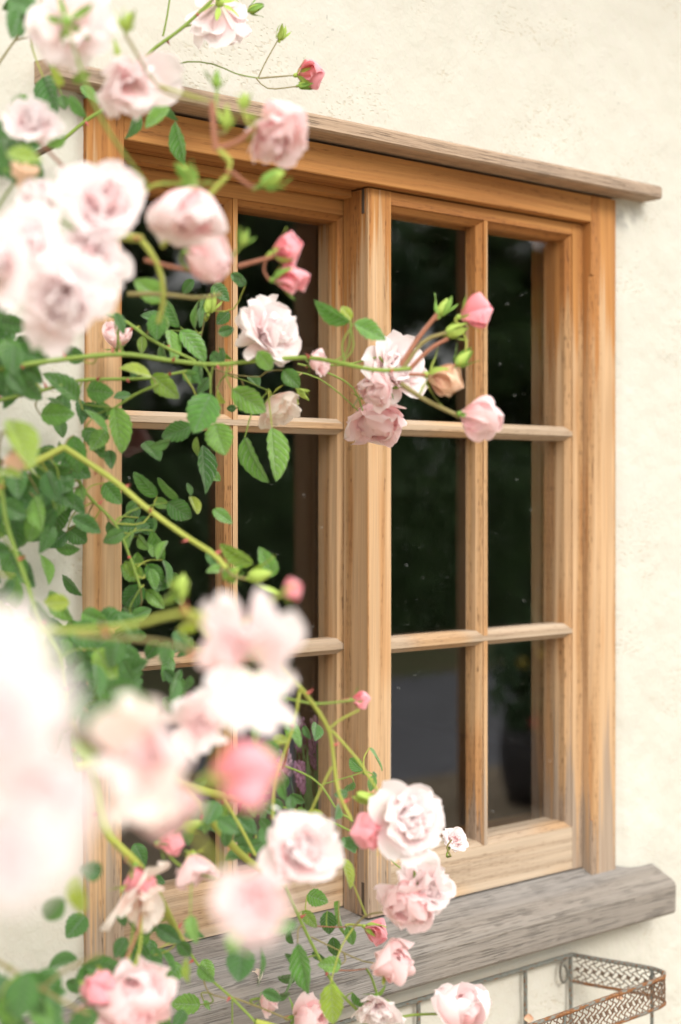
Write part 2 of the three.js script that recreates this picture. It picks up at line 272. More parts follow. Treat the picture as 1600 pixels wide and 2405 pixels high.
// ---------------------------------------------------------------- the oak sliding sash window
const win = thing('sash_window', 'oak cottage window with two six-pane sliding sashes and weathered sill', 'window');
{
  // jambs: square arris at head and foot, stopped chamfer between
  const jamb = (x0, x1, inner) => {
    const sq = eased(x0, x1, -0.14, 0, 0.0015), c = 0.007, ch = inner > 0
      ? [[x0 + 0.0015, -0.14], [x1 - 0.0015, -0.14], [x1, -0.1385], [x1, -c], [x1 - c, 0], [x0 + 0.0015, 0], [x0, -0.0015], [x0, -0.1385]]
      : [[x0 + 0.0015, -0.14], [x1 - 0.0015, -0.14], [x1, -0.1385], [x1, -0.0015], [x1 - 0.0015, 0], [x0 + c, 0], [x0, -c], [x0, -0.1385]];
    return woodUV(mergeGeometries([prism(sq, 0.83, 0.952, 1), prism(ch, 0.952, 1.868, 1), prism(sq, 1.868, 2.0005, 1)]), 1, true);
  };
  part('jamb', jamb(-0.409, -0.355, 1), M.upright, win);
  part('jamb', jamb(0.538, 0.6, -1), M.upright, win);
  part('head', woodUV(prism([[-0.139, 1.9568], [-0.0025, 1.956], [-0.001, 1.9575], [-0.001, 2.0], [-0.139, 2.0]], -0.3548, 0.5378, 0), 0), M.honey, win);
  part('parting_bead', plank(-0.3546, 0.066, 1.9445, 1.9565, -0.0755, -0.056, 0), M.honey, win);
  part('drip_board', woodUV(prism([[-0.03, 2.005], [0.039, 2.0045], [0.043, 2.007], [0.0435, 2.0225], [0.039, 2.027], [-0.03, 2.036]], -0.482, 0.668, 0), 0), M.drip, win);
  part('sill', woodUV(prism([[-0.14, 0.781], [0.03, 0.781], [0.032, 0.785], [0.038, 0.785], [0.04, 0.781], [0.053, 0.782], [0.057, 0.787], [0.058, 0.829], [0.055, 0.836], [0.048, 0.8405], [-0.018, 0.868], [-0.076, 0.8735], [-0.14, 0.8755]], -0.5, 0.687, 0), 0), M.silver, win);
  // one sash: front face at z = f, opening edges at the given x and y
  const sash = (f, s0, a, m, b, s1, yTop, bars, yBot, top, foot) => {
    const o = group('sash', win), back = f - 0.058, g = f - 0.03, q = 0.0032, c = 0.0078, d = 0.0115;
    const side = (x, s) => [[x, f], [x, f - q], [x + s * 0.0018, f - q], [x + s * c, f - d], [x + s * c, back]];      // moulded edge: quirk, bevel, straight to the glass and beyond
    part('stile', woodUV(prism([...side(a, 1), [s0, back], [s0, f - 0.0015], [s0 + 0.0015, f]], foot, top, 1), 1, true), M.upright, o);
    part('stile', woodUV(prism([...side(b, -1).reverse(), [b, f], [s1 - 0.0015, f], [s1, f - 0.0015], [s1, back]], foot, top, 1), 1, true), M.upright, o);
    const fr = f - 0.0009;
    part('top_rail', woodUV(prism([[fr, yTop], [fr - q, yTop], [fr - q, yTop - 0.001], [fr - d, yTop - c], [back + 0.001, yTop - c], [back + 0.001, top - 0.0005], [fr, top - 0.0005]], s0 + 0.002, s1 - 0.002, 0), 0), M.honey, o);
    part('bottom_rail', woodUV(prism([[fr, yBot], [fr - q, yBot], [fr - q, yBot + 0.001], [fr - d, yBot + c], [back + 0.001, yBot + c], [back + 0.001, foot + 0.002], [fr, foot + 0.0005]], s0 + 0.002, s1 - 0.002, 0), 0), M.bleach, o);
    const h = 0.004, prof = (k, e) => [[-h, f - e], [-h, f - q - e], [-h - 0.001, f - q - e], [-h - c, f - d - e], [-h - c, g - 0.0055], [h + c, g - 0.0055], [h + c, f - d - e], [h + 0.001, f - q - e], [h, f - q - e], [h, f - e]].map(([x, z]) => (k ? [z, x] : [x, z]));
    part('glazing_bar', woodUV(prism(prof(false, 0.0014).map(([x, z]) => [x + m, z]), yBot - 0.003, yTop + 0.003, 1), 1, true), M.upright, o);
    for (const y of bars) part('glazing_bar', woodUV(prism(prof(true, 0.0006).map(([z, yy]) => [z, yy + y]), a - 0.003, b + 0.003, 0), 0), M.bleach, o);
    const ys = [yBot, bars[1], bars[0], yTop];
    for (let i = 0; i < 3; i++) for (const [l, r] of [[a, m], [m, b]]) {
      const p = box(l - 0.004, r + 0.004, ys[i] - 0.004, ys[i + 1] + 0.004, g - 0.004, g), P = p.attributes.position, U = p.attributes.uv, ou = R(0, 1), ov = R(0, 1);
      for (let k = 0; k < P.count; k++) U.setXY(k, P.getX(k) / 0.3 + ou, P.getY(k) / 0.3 + ov);
      part('pane', p, M.glass, o);
    }
    return o;
  };
  sash(-0.018, 0.067, 0.111, 0.310, 0.511, 0.537, 1.934, [1.601, 1.271], 0.942, 1.9535, 0.8715);
  sash(-0.0785, -0.3535, -0.330, -0.1285, 0.0725, 0.117, 1.922, [1.602, 1.269], 0.942, 1.9535, 0.8755);
  // small brass catch on the inner edge of the meeting stile
  const catchGeo = new THREE.LatheGeometry([[0, 0], [0.004, 0], [0.004, 0.006], [0.008, 0.009], [0.009, 0.014], [0.006, 0.019], [0, 0.02]].map(([x, y]) => new THREE.Vector2(x, y)), 16); catchGeo.rotateZ(-Math.PI / 2); catchGeo.translate(0.117, 1.462, -0.064);
  part('catch', catchGeo, std({ color: new THREE.Color(0.6, 0.45, 0.2), metalness: 0.9, roughness: 0.35 }), win);
  part('slot_shade_strip', box(0.0662, 0.0695, 0.8745, 0.922, -0.033, -0.027), M.slotShade, win);  // dark strips on the stile stand in for the shaded runner slots
  part('slot_shade_strip', box(0.0662, 0.0695, 1.917, 1.9535, -0.033, -0.027), M.slotShade, win);
}

// ---------------------------------------------------------------- climbing rose
const CANES = [
 [1,29,24,[[-638,1629,196],[-558,1645,195],[-471,1657,200],[-414,1653,207],[-365,1650,221],[-315,1656,235],[-274,1659,280],[-268,1649,337],[-246,1639,379],[-218,1641,401]]], [1,23,20,[[-451,1714,114],[-429,1704,131],[-404,1681,152],[-364,1657,183]]],
 [1,23,18,[[-616,1598,149],[-535,1619,149],[-496,1630,142],[-465,1633,141],[-407,1637,149],[-367,1646,168]]], [1,20,15,[[-409,1628,173],[-429,1617,157],[-450,1600,141]]],
 [2,35,27,[[-533,1552,176],[-513,1535,193],[-494,1514,221],[-473,1486,250],[-451,1456,293],[-444,1433,349],[-442,1421,364]]], [1,22,20,[[-647,1535,252],[-644,1502,255],[-640,1470,257],[-625,1413,270],[-613,1370,279],[-598,1339,291],[-593,1309,295],[-589,1270,298],[-584,1222,302]]],
 [1,20,15,[[-476,1525,94],[-465,1500,103],[-439,1465,124],[-425,1425,135],[-415,1389,142]]], [2,23,20,[[-805,1408,573],[-767,1395,604],[-720,1398,641],[-687,1408,668],[-663,1404,686]]],
 [4,17,17,[[-727,1386,572],[-668,1379,619],[-646,1369,636],[-625,1362,653]]], [4,14,10,[[-584,1979,111],[-567,2010,124],[-552,2034,136],[-543,2056,143]]],
 [4,10,7,[[-567,2010,124],[-550,2017,138],[-539,2034,146]]], [1,23,21,[[-469,1927,48],[-447,1951,66],[-421,1974,87],[-395,2020,108],[-387,2033,114],[-355,2064,140],[-328,2096,161]]],
 [1,13,11,[[-342,2073,73],[-338,2097,76],[-335,2124,79]]], [1,11,8,[[-354,2028,38],[-333,2038,55],[-307,2047,75],[-282,2044,95],[-257,2031,115],[-236,2026,132]]],
 [4,11,8,[[-236,2026,132],[-219,2028,145],[-198,2030,162]]], [4,8,8,[[-237,2027,131],[-231,2044,136],[-217,2076,147]]],
 [4,8,8,[[-240,2027,129],[-229,2014,137],[-196,2016,164]]], [1,11,8,[[-322,2084,89],[-306,2090,102],[-281,2097,122],[-256,2105,142]]],
 [5,30,28,[[-531,1872,472],[-530,1848,473],[-528,1827,474]]], [5,28,20,[[-528,1827,474],[-512,1835,488],[-499,1848,498]]],
 [2,28,24,[[-526,1827,476],[-516,1811,484],[-531,1787,472],[-550,1759,457],[-569,1734,442]]], [2,20,16,[[-553,1795,455],[-578,1791,435],[-584,1775,430]]],
 [5,21,17,[[-501,1814,458],[-482,1797,473],[-469,1806,483]]], [4,27,20,[[-528,1708,308],[-500,1708,330],[-469,1704,355],[-452,1708,369]]],
 [5,26,19,[[-545,1734,371],[-525,1727,387],[-502,1721,406]]], [5,27,20,[[-427,1740,363],[-413,1745,375],[-395,1751,389]]],
 [2,34,26,[[-549,1755,369],[-535,1730,379],[-530,1696,383],[-535,1670,380]]], [1,13,11,[[-222,1661,194],[-197,1652,214],[-168,1631,237],[-159,1603,244]]],
 [1,13,10,[[-217,1661,223],[-195,1657,241],[-156,1668,272]]], [1,11,8,[[-214,1653,175],[-193,1647,191],[-168,1625,211],[-151,1604,225]]],
 [4,10,8,[[-315,1654,145],[-297,1646,160],[-270,1643,181]]], [1,10,8,[[-303,1646,155],[-283,1638,171],[-262,1626,188]]],
 [4,10,8,[[-328,1688,136],[-324,1708,138],[-323,1724,140]]], [5,29,27,[[-214,1646,379],[-197,1679,392],[-181,1705,405]]],
 [4,27,24,[[-213,1641,380],[-192,1675,397],[-168,1685,416]]], [5,27,24,[[-207,1641,385],[-187,1666,401],[-172,1677,413]]],
 [5,22,19,[[-207,1636,385],[-177,1637,409],[-164,1649,419]]], [4,29,27,[[-214,1626,379],[-197,1611,392],[-161,1588,421]]],
 [2,15,12,[[-163,1694,420],[-156,1675,426],[-157,1656,425]]], [2,25,19,[[-392,1320,391],[-369,1301,384],[-333,1268,374],[-308,1237,368],[-298,1202,363],[-294,1169,366],[-283,1138,375]]],
 [1,14,12,[[-340,1273,330],[-315,1267,350],[-280,1271,378]]], [2,14,12,[[-302,1240,361],[-293,1249,368],[-276,1260,381]]],
 [2,17,14,[[-288,1234,346],[-265,1201,364],[-248,1167,378]]], [2,19,14,[[-340,1285,356],[-345,1248,352],[-356,1206,343],[-362,1173,338],[-363,1143,337]]],
 [2,14,12,[[-300,1197,362],[-309,1174,355],[-322,1136,344]]], [1,13,13,[[-239,1167,155],[-201,1148,185],[-187,1135,196],[-172,1106,208],[-156,1090,221]]],
 [1,8,8,[[-174,1132,181],[-147,1142,202],[-132,1148,214]]], [1,16,13,[[-260,1116,138],[-218,1106,172],[-189,1096,195],[-147,1071,228]]],
 [2,19,17,[[-385,1160,269],[-370,1129,281],[-355,1093,293]]], [1,21,18,[[-246,1021,200],[-238,997,207],[-226,963,217],[-213,932,226],[-197,896,239],[-173,864,259],[-152,844,275]]],
 [5,8,8,[[-203,965,209],[-189,964,220],[-176,964,231]]], [4,10,8,[[-221,958,220],[-197,943,239],[-168,927,262],[-150,926,277]]],
 [5,10,8,[[-197,917,239],[-181,917,252],[-168,919,262]]], [1,18,15,[[-365,963,157],[-345,927,173],[-321,899,192],[-298,869,211],[-290,856,217]]],
 [4,13,10,[[-310,892,175],[-282,879,197],[-254,864,220]]], [1,10,10,[[-308,892,177],[-308,851,177]]],
 [4,10,8,[[-336,918,154],[-330,897,159],[-314,890,172]]], [4,19,15,[[-738,1092,435],[-709,1070,458],[-691,1055,472],[-671,1043,489]]],
 [4,15,13,[[-706,1062,461],[-688,1081,475],[-662,1096,496]]], [4,13,11,[[-536,1145,277],[-522,1118,288],[-508,1096,299]]],
 [1,16,13,[[-490,1127,313],[-476,1109,324],[-462,1100,335]]], [4,14,11,[[22,1016,209],[18,1028,206],[23,1038,210]]],
 [1,11,8,[[-111,1045,231],[-101,1031,239],[-86,1018,251]]], [1,18,16,[[-160,851,269],[-128,862,295],[-87,864,327]]],
 [4,13,10,[[-206,981,283],[-194,996,293],[-166,1001,315]]], [3,110,70,[[-676,0,165],[-671,584,169],[-666,943,173],[-662,1258,176],[-660,1460,203],[-647,1535,252]]],
 [3,90,60,[[-710,0,202],[-699,696,198],[-688,1128,181],[-673,1460,168],[-639,1583,144],[-616,1598,149]]], [3,60,50,[[-673,1460,168],[-666,1572,173],[-655,1617,182],[-638,1629,196]]],
 [3,60,40,[[-666,1572,173],[-649,1714,123],[-582,1861,49],[-504,1904,21],[-469,1927,48]]], [3,50,40,[[-649,1714,123],[-633,1860,97],[-602,1946,96],[-584,1979,111]]],
 [3,80,50,[[-784,0,335],[-797,736,388],[-818,1097,461],[-828,1355,555],[-805,1408,573]]], [3,50,40,[[-818,1097,461],[-780,1098,440],[-738,1092,435]]],
 [3,60,40,[[-818,1097,461],[-897,1248,628],[-966,1335,829],[-1036,1385,1029],[-1057,1400,1114]]], [3,50,40,[[-828,1355,555],[-827,1362,684],[-846,1349,796],[-836,1333,842]]],
 [3,50,40,[[-649,1714,123],[-700,1726,274],[-744,1695,430],[-719,1693,463]]], [2,50,40,[[-719,1693,463],[-690,1708,486],[-652,1728,478],[-569,1748,404]]],
 [2,50,40,[[-660,1460,203],[-591,1519,169],[-533,1552,176]]], [2,50,40,[[-589,1270,298],[-543,1190,271],[-536,1145,277],[-497,1100,282],[-387,976,191]]],
 [2,50,40,[[-584,1222,302],[-518,1225,316],[-446,1184,284],[-385,1160,269],[-260,1116,138]]], [2,50,40,[[-687,1408,668],[-602,1378,607],[-392,1320,391]]],
 [2,50,40,[[-446,1184,284],[-342,1085,239],[-270,1036,207],[-246,1021,200]]], [2,40,30,[[-298,869,211],[-230,846,239],[-160,851,269]]],
];
const LEAVES = [
 [-542,1969,144,1,-83,55,-90,23,36,58,32,0], [-599,1918,227,-43,-41,-80,-84,-13,52,34,19,1], [-516,1954,139,15,-98,12,-59,1,81,17,14,0],
 [-543,1934,207,46,-80,40,-89,-42,18,32,18,1], [-500,1964,152,75,-58,32,-13,34,93,29,16,1], [-560,1883,232,-46,-42,-78,-52,-58,62,27,15,1],
 [-670,1865,297,5,-75,66,-96,14,24,40,22,0], [-728,1798,443,88,-4,47,-41,42,81,33,18,2], [-441,1930,250,-51,-59,-62,-84,20,51,37,21,1],
 [-394,1935,185,15,-98,13,-99,-14,7,54,30,1], [-405,1957,176,70,-71,12,-72,-69,7,28,16,0], [-609,1666,192,-15,-81,57,-7,59,81,52,29,0],
 [-557,1665,132,69,-35,63,-17,77,61,32,18,0], [-507,1649,172,-88,46,11,-9,-41,91,32,19,0], [-501,1608,151,-79,61,-1,12,16,98,50,28,0],
 [-484,1620,139,35,-16,92,-93,-19,32,38,27,1], [-535,1590,124,62,1,78,-78,-4,62,41,27,1], [-449,1602,141,13,-99,9,-1,9,100,56,32,1],
 [-468,1606,100,81,-49,31,-43,-16,89,35,20,0], [-488,1597,136,47,-66,58,30,74,60,43,24,1], [-467,1578,102,20,-76,62,-19,59,79,47,26,0],
 [-515,1566,166,16,-98,-10,-54,-17,83,46,26,1], [-703,1568,399,8,-69,72,-5,72,69,58,32,2], [-539,1505,146,-90,17,-40,-40,5,91,42,31,0],
 [-533,1546,125,26,-77,59,-96,-17,20,29,16,0], [-505,1520,122,-24,-90,36,37,26,89,51,29,1], [-472,1510,97,-9,-81,58,-68,48,55,25,14,1],
 [-439,1513,98,33,-73,60,-73,20,65,35,24,1], [-667,1521,300,20,-4,98,-48,87,13,32,18,2], [-415,1637,168,-99,16,5,15,72,68,45,25,2],
 [-405,1640,151,44,-62,66,-79,9,61,45,26,2], [-543,1468,118,-42,41,-81,-67,46,58,29,22,0], [-520,1495,98,-15,-88,44,-5,45,89,39,22,0],
 [-475,1454,70,-79,-61,-9,-27,20,94,29,23,0], [-473,1459,71,70,-62,35,-44,0,90,29,26,0], [-461,1457,81,16,87,48,-66,-27,70,21,19,0],
 [-485,1436,62,71,-8,70,-64,-49,59,31,18,1], [-399,1459,104,-97,5,22,22,10,97,31,23,0], [-401,1403,128,-51,25,-82,-84,4,54,38,26,1],
 [-403,1391,127,-28,-68,-68,-72,-32,62,39,28,0], [-460,1401,31,33,-67,66,-93,-36,10,39,22,0], [-537,1390,148,25,-65,72,-96,-9,25,49,27,1],
 [-559,1421,130,-6,-62,78,-91,36,22,40,22,0], [-415,1348,92,-97,-6,-24,-16,87,46,39,22,0], [-518,1430,86,8,-70,71,48,65,59,44,25,1],
 [-563,1462,127,-25,-89,-37,-74,-7,66,24,14,0], [-425,1467,84,31,-95,0,-84,-27,48,25,14,0], [-387,1411,89,33,77,-55,-43,64,63,20,14,1],
 [-544,1336,270,21,-73,65,-73,32,61,41,26,2], [-492,1318,184,-57,-44,-69,-73,-12,68,37,28,0], [-478,1707,297,-82,54,-18,-27,-10,96,38,27,1],
 [-357,1702,137,-17,83,-53,-99,-14,8,43,24,1], [-357,1698,138,45,-78,44,-26,35,90,50,28,1], [-367,1698,130,-22,-81,55,27,49,83,50,28,1],
 [-410,1711,172,7,-98,-17,-63,-18,76,32,24,1], [-332,1701,132,-21,92,35,-96,-12,-25,38,21,1], [-396,1711,157,59,-78,-19,19,-10,98,21,12,1],
 [-383,1693,92,-1,-100,-7,-46,-6,88,22,13,2], [-479,1704,194,35,-92,18,0,19,98,27,15,0], [-286,1667,143,-75,63,-20,-66,-75,8,22,12,1],
 [-307,1749,203,-86,49,13,-19,-55,82,21,13,0], [-366,1645,156,84,-39,36,-46,-19,87,25,17,1], [-342,1622,226,81,-52,28,-42,-17,89,51,31,1],
 [-383,1614,244,-44,-90,-2,-50,22,84,51,40,1], [-357,1581,163,-76,-35,-55,-55,-10,83,39,26,0], [-363,1582,222,11,-92,38,-60,24,76,41,34,1],
 [-325,1560,137,0,-97,26,32,25,91,63,35,0], [-296,1568,186,-1,-87,50,-100,0,-3,65,36,1], [-282,1579,223,1,-99,15,10,15,98,65,37,1],
 [-330,1570,134,14,-94,-30,-98,-18,10,26,14,2], [-270,1607,130,-68,1,-73,-73,0,68,13,10,0], [-342,1662,278,72,-69,2,-36,-35,87,30,21,1],
 [-260,1650,215,54,-72,42,-59,2,80,30,22,1], [-258,1647,140,-12,-40,91,-22,90,37,31,17,0], [-311,1630,149,-22,-56,80,-92,-16,-37,36,20,2],
 [-259,1696,343,-79,38,-48,-57,-75,35,49,27,1], [-256,1694,346,87,-35,35,-26,28,92,45,25,1], [-246,1700,329,-29,82,-49,-71,16,69,23,15,2],
 [-379,1497,120,-67,69,-28,-70,-46,55,41,23,1], [-359,1494,136,-61,68,-41,-79,-58,19,36,20,1], [-336,1497,129,-11,-72,68,6,68,73,30,17,2],
 [-336,1498,129,-17,94,-31,-10,30,95,17,9,1], [-369,1490,128,79,-56,23,-38,-16,91,37,28,0], [-372,1492,100,69,-35,64,-67,6,74,23,15,1],
 [-387,1471,89,55,-76,36,-46,9,88,28,23,0], [-383,1456,117,38,-93,-4,-87,-37,33,42,24,1], [-387,1448,89,-4,-48,88,-99,10,1,31,17,1],
 [-389,1415,112,63,-77,12,-37,-16,92,34,23,1], [-362,1419,108,-21,-74,64,55,45,70,43,24,0], [-389,1384,112,50,-71,50,-68,3,73,32,18,1],
 [-357,1421,291,-74,51,-44,-68,-52,52,44,25,2], [-328,1405,288,-53,82,22,-19,-37,91,41,23,1], [-409,1419,313,-99,-14,4,-8,74,67,26,14,1],
 [-413,1352,119,64,41,65,-70,-3,71,26,18,1], [-293,1237,266,29,-85,43,5,46,88,37,20,1], [-340,1225,305,56,-7,83,-79,27,55,20,12,2],
 [-121,1146,198,-18,49,-85,-86,35,38,26,19,1], [-123,1144,222,-23,-97,-5,-61,11,78,21,13,1], [-122,1139,223,38,71,-59,-8,67,74,13,7,0],
 [-143,1136,206,-13,-77,-63,-16,-61,77,26,15,1], [-114,1175,203,48,-84,25,58,52,63,35,20,1], [-234,1118,261,-40,-39,-83,-91,26,32,34,19,2],
 [-297,1169,262,-22,-75,62,-96,29,2,31,17,1], [-309,1105,227,-41,-50,-76,-89,1,46,36,20,0], [-317,1080,221,-99,-13,10,-5,81,59,33,18,0],
 [-411,1235,376,94,-32,12,-19,-18,97,30,20,1], [-189,993,170,32,-16,93,-84,40,36,31,23,1], [-216,1065,276,-10,-84,53,25,49,83,38,21,2],
 [-217,984,198,24,-64,73,-68,43,59,27,16,2], [-181,978,201,0,-99,15,-58,12,80,29,22,0], [-170,991,210,19,-97,-16,-95,-14,-29,51,28,1],
 [-270,969,258,-15,-86,50,-97,21,9,60,34,1], [-252,929,298,-2,-99,14,-65,12,75,49,29,2], [-205,931,259,-97,16,-15,-11,26,96,31,21,1],
 [-389,1003,317,-50,-73,47,-42,67,61,39,33,0], [-339,983,280,-23,-90,38,73,11,68,42,23,0], [-316,868,119,-92,13,-36,-28,40,87,38,26,1],
 [-398,963,157,9,-61,79,41,74,53,36,20,1], [-496,1029,372,-30,-78,55,-95,28,-12,29,16,2], [-493,1070,374,-18,-81,56,-79,46,40,29,16,1],
 [-443,1014,223,62,-53,58,-51,29,81,34,20,0], [-161,959,217,12,-95,28,-53,18,83,24,16,1], [-313,873,121,46,-80,39,-7,40,91,15,8,1],
 [-238,922,207,-18,-96,-19,52,-26,81,36,20,1], [-495,1020,155,-77,-62,10,-32,52,79,33,27,0], [-641,1116,384,-21,-69,-69,-78,-31,54,36,22,0],
 [-598,1132,380,-94,30,-18,-15,11,98,22,20,0], [-426,967,185,-99,15,1,6,34,94,42,28,0], [-457,1013,186,26,2,97,-84,-49,23,46,25,0],
 [-686,1049,387,66,-32,68,-75,-26,61,24,13,1], [-709,1051,458,28,-52,81,-56,60,58,27,22,1], [-732,1055,440,51,-86,7,-24,-7,97,30,19,1],
 [-707,1060,396,-67,-58,46,-20,74,64,27,19,0], [-486,988,316,-7,-100,5,38,2,92,26,15,3], [-702,1177,528,21,-93,-30,-88,-32,35,39,22,2],
 [-917,1431,868,31,-92,24,26,32,91,36,20,2], [-902,1408,816,6,-87,50,-89,17,42,36,20,1], [-597,1134,612,-39,-92,-1,-59,24,77,22,16,1],
 [-519,1103,546,90,7,43,-43,37,82,28,16,1], [-426,1947,160,-43,-90,4,56,-23,79,42,24,0], [-618,1902,339,-50,85,-18,-86,-46,22,23,13,2],
 [-635,1892,389,80,46,38,-16,-45,88,20,11,2], [-330,1147,236,37,-90,24,-8,22,97,28,16,1], [-246,1119,226,0,-39,92,-99,13,6,32,18,1],
 [-181,890,252,58,-80,14,-80,-52,31,29,16,1], [-377,1254,339,3,-89,-46,-100,1,-10,40,22,1], [-393,1146,263,-14,-94,-32,-98,9,17,32,18,1],
 [-366,1151,258,-56,-61,56,-71,71,6,31,17,2], [-469,1186,330,-91,-36,18,-5,53,85,26,15,1], [-497,1186,307,-55,71,-44,-54,10,84,19,15,1],
 [-647,1294,444,-5,-29,96,-7,96,29,37,21,2], [-703,1292,527,24,-52,82,-45,69,57,29,16,2], [-583,1375,495,25,45,85,-38,-76,52,29,16,2],
 [-595,1399,485,29,65,71,-9,-72,69,25,14,2], [-550,1403,457,-40,85,34,56,-6,82,25,14,2], [-562,1477,169,-31,-95,3,-35,15,92,32,22,1],
 [-548,1484,184,-35,-78,-52,-29,-44,85,34,19,0], [-540,1505,86,19,-62,76,-36,67,65,54,30,0], [-611,1528,184,-93,-31,-19,-20,-1,98,28,17,1],
 [-559,1475,131,12,-93,-35,27,-31,91,39,22,1], [-615,1491,188,76,-50,43,-44,10,89,33,24,0], [-559,1522,60,24,-93,-29,-7,-31,95,39,23,0],
 [-598,1502,130,-5,-93,37,-52,35,78,45,26,0], [-571,1513,64,53,-84,11,-28,-5,96,30,17,0], [-575,1497,189,-11,-80,59,-91,33,26,47,26,1],
 [-597,1511,159,42,-56,71,-77,19,60,48,28,0], [-495,1493,91,-9,-100,-3,-49,1,87,42,30,0], [-547,1530,129,38,-5,92,-67,-70,24,55,31,0],
 [-565,1500,179,-25,-84,48,-86,42,29,40,23,1], [-509,1507,119,-45,-87,22,-82,50,28,36,20,0], [-599,1532,118,-69,45,-57,-70,-20,69,39,23,0],
 [-539,1516,176,-58,-81,-11,-37,14,92,39,24,0], [-506,1531,121,-87,-40,28,4,51,86,36,20,1], [-576,1511,92,40,-49,77,-71,36,60,32,19,1],
 [-563,1524,193,-6,-71,70,-93,30,22,44,25,0], [-488,1499,94,38,-66,65,-40,52,75,35,19,0], [-550,1503,121,1,-94,-35,-51,-30,80,42,24,1],
 [-533,1511,166,-67,-73,17,3,21,98,32,18,0], [-567,1483,98,-34,-94,0,-48,17,86,39,29,1], [-590,1512,165,-57,-17,-80,-81,-2,58,32,21,1],
 [-576,1497,87,85,-17,50,-47,21,86,37,21,1], [-598,1413,190,14,-93,-34,-74,-33,59,42,24,1], [-552,1384,77,-96,-29,1,-8,28,96,31,20,0],
 [-611,1411,211,-54,-84,3,31,-16,94,29,16,0], [-590,1426,113,-4,-67,74,-100,5,-1,37,21,0], [-581,1437,131,27,-80,54,-55,33,77,45,30,0],
 [-564,1425,90,62,-66,43,-51,7,85,28,21,0], [-606,1438,198,-64,10,-76,-75,10,65,35,21,0], [-576,1382,88,23,-97,10,-28,3,96,30,21,1],
 [-601,1298,200,-34,-87,35,-44,47,76,39,24,0], [-430,1241,95,-31,-76,-57,-82,-9,57,44,28,0], [-567,1357,114,-10,-64,76,-54,68,50,42,23,1],
 [-568,1305,152,-42,-90,-15,-84,32,44,29,16,0], [-490,1249,147,-29,-82,50,11,48,87,37,21,0], [-538,1299,118,82,-25,51,-55,-8,83,40,22,0],
 [-614,1274,184,9,-99,-10,-91,-13,40,31,17,0], [-584,1328,190,12,-70,70,-76,39,52,43,24,1], [-438,1304,131,-97,-18,-18,-23,27,93,30,20,0],
 [-463,1304,102,-12,-75,66,22,62,75,42,24,1], [-590,1301,201,35,-23,91,-89,-38,25,53,30,0], [-458,1253,80,65,3,76,-76,9,65,45,29,1],
 [-509,1269,85,-18,-97,-19,-41,-10,90,41,27,0], [-533,1305,128,-58,-80,-18,-39,8,92,40,24,0], [-462,1250,53,-18,-96,20,-27,24,93,41,23,1],
 [-443,1216,97,-9,-95,-29,-34,-25,91,42,29,0], [-604,1356,180,46,0,89,-74,54,39,36,20,1], [-451,1328,108,27,-87,40,-86,-4,51,32,18,0],
 [-499,1351,95,-60,-32,-74,-80,19,57,35,20,0], [-463,1247,213,44,-86,27,-73,-17,66,32,18,0], [-604,1363,180,-1,-99,11,-54,10,84,30,21,0],
 [-587,1281,166,-23,-97,1,-39,11,91,36,22,0], [-456,1277,72,-34,-81,48,35,37,86,45,25,0], [-542,1221,42,-89,41,20,-14,-67,72,39,22,0],
 [-537,1300,181,-57,-67,47,39,28,88,34,19,1], [-531,1293,68,-5,-100,-2,-54,1,84,40,27,0], [-512,1255,203,35,-34,87,-94,-18,30,47,26,0],
 [-534,1229,48,-99,-16,0,5,-37,93,34,19,1], [-482,1341,78,-88,18,-43,-47,-21,86,36,20,0], [-499,1278,178,-57,-36,-74,-77,-9,64,38,23,1],
 [-466,1314,163,28,-76,59,-70,26,67,32,21,0], [-497,1359,182,29,6,95,-81,55,21,48,27,0], [-508,1262,130,-59,-32,-74,-79,6,61,40,27,0],
 [-516,1275,120,-37,-86,-36,-70,-1,72,29,16,0], [-545,1240,82,37,-50,78,-69,42,59,39,23,0], [-454,1293,133,32,1,95,-79,56,26,54,30,0],
 [-545,1291,161,-35,-86,37,-29,47,83,42,24,0], [-479,1306,69,-72,-61,-33,-53,18,83,33,23,1], [-518,1264,123,2,-99,-17,-48,-16,86,43,26,1],
 [-517,1290,202,-80,-60,2,5,-4,100,31,18,0], [-542,1235,165,-85,7,-52,-50,19,85,34,22,1], [-465,1310,181,-18,-79,59,-39,61,69,48,28,1],
 [-610,1259,172,-52,-31,-80,-84,36,41,41,23,0], [-488,1301,200,-57,-69,45,11,47,87,42,23,1], [-437,1456,142,-78,-47,-41,-48,4,88,28,19,0],
 [-388,1491,91,-34,-58,-74,-94,20,28,25,14,1], [-378,1462,101,-92,-39,-7,-34,69,64,27,15,0], [-410,1456,107,-45,-53,71,-77,64,-2,35,20,1],
 [-366,1471,90,-34,-85,40,-75,50,42,26,15,1], [-395,1411,131,21,-97,10,-6,9,99,28,16,1], [-389,1429,91,-4,-89,-46,-10,-45,89,27,15,1],
 [-431,1460,128,-34,-48,-81,-89,45,10,23,13,0], [-479,1616,72,10,-99,11,-9,10,99,25,14,0], [-477,1590,54,6,-90,43,-37,38,85,25,17,0],
 [-466,1613,86,-15,-79,60,18,58,80,37,21,0], [-446,1609,93,2,-39,92,-95,-28,-9,37,21,1], [-453,1575,127,-69,-64,33,-16,58,80,38,22,1],
 [-383,1307,157,-46,-83,32,-14,43,89,33,18,1], [-397,1306,290,16,-35,92,-42,82,38,29,16,0], [-374,1282,168,-26,-95,-17,-61,3,79,32,23,0],
 [-435,1349,256,-23,-60,77,-21,80,56,34,19,0], [-394,1322,146,4,-34,94,7,94,34,37,20,1], [-353,1334,217,1,-97,-24,-65,-19,73,23,15,1],
 [-396,1293,164,61,-72,35,-57,-9,81,25,15,0], [-328,1319,189,-12,-99,9,-63,14,76,29,16,1], [-248,1167,188,-53,-73,44,-65,68,35,32,18,1],
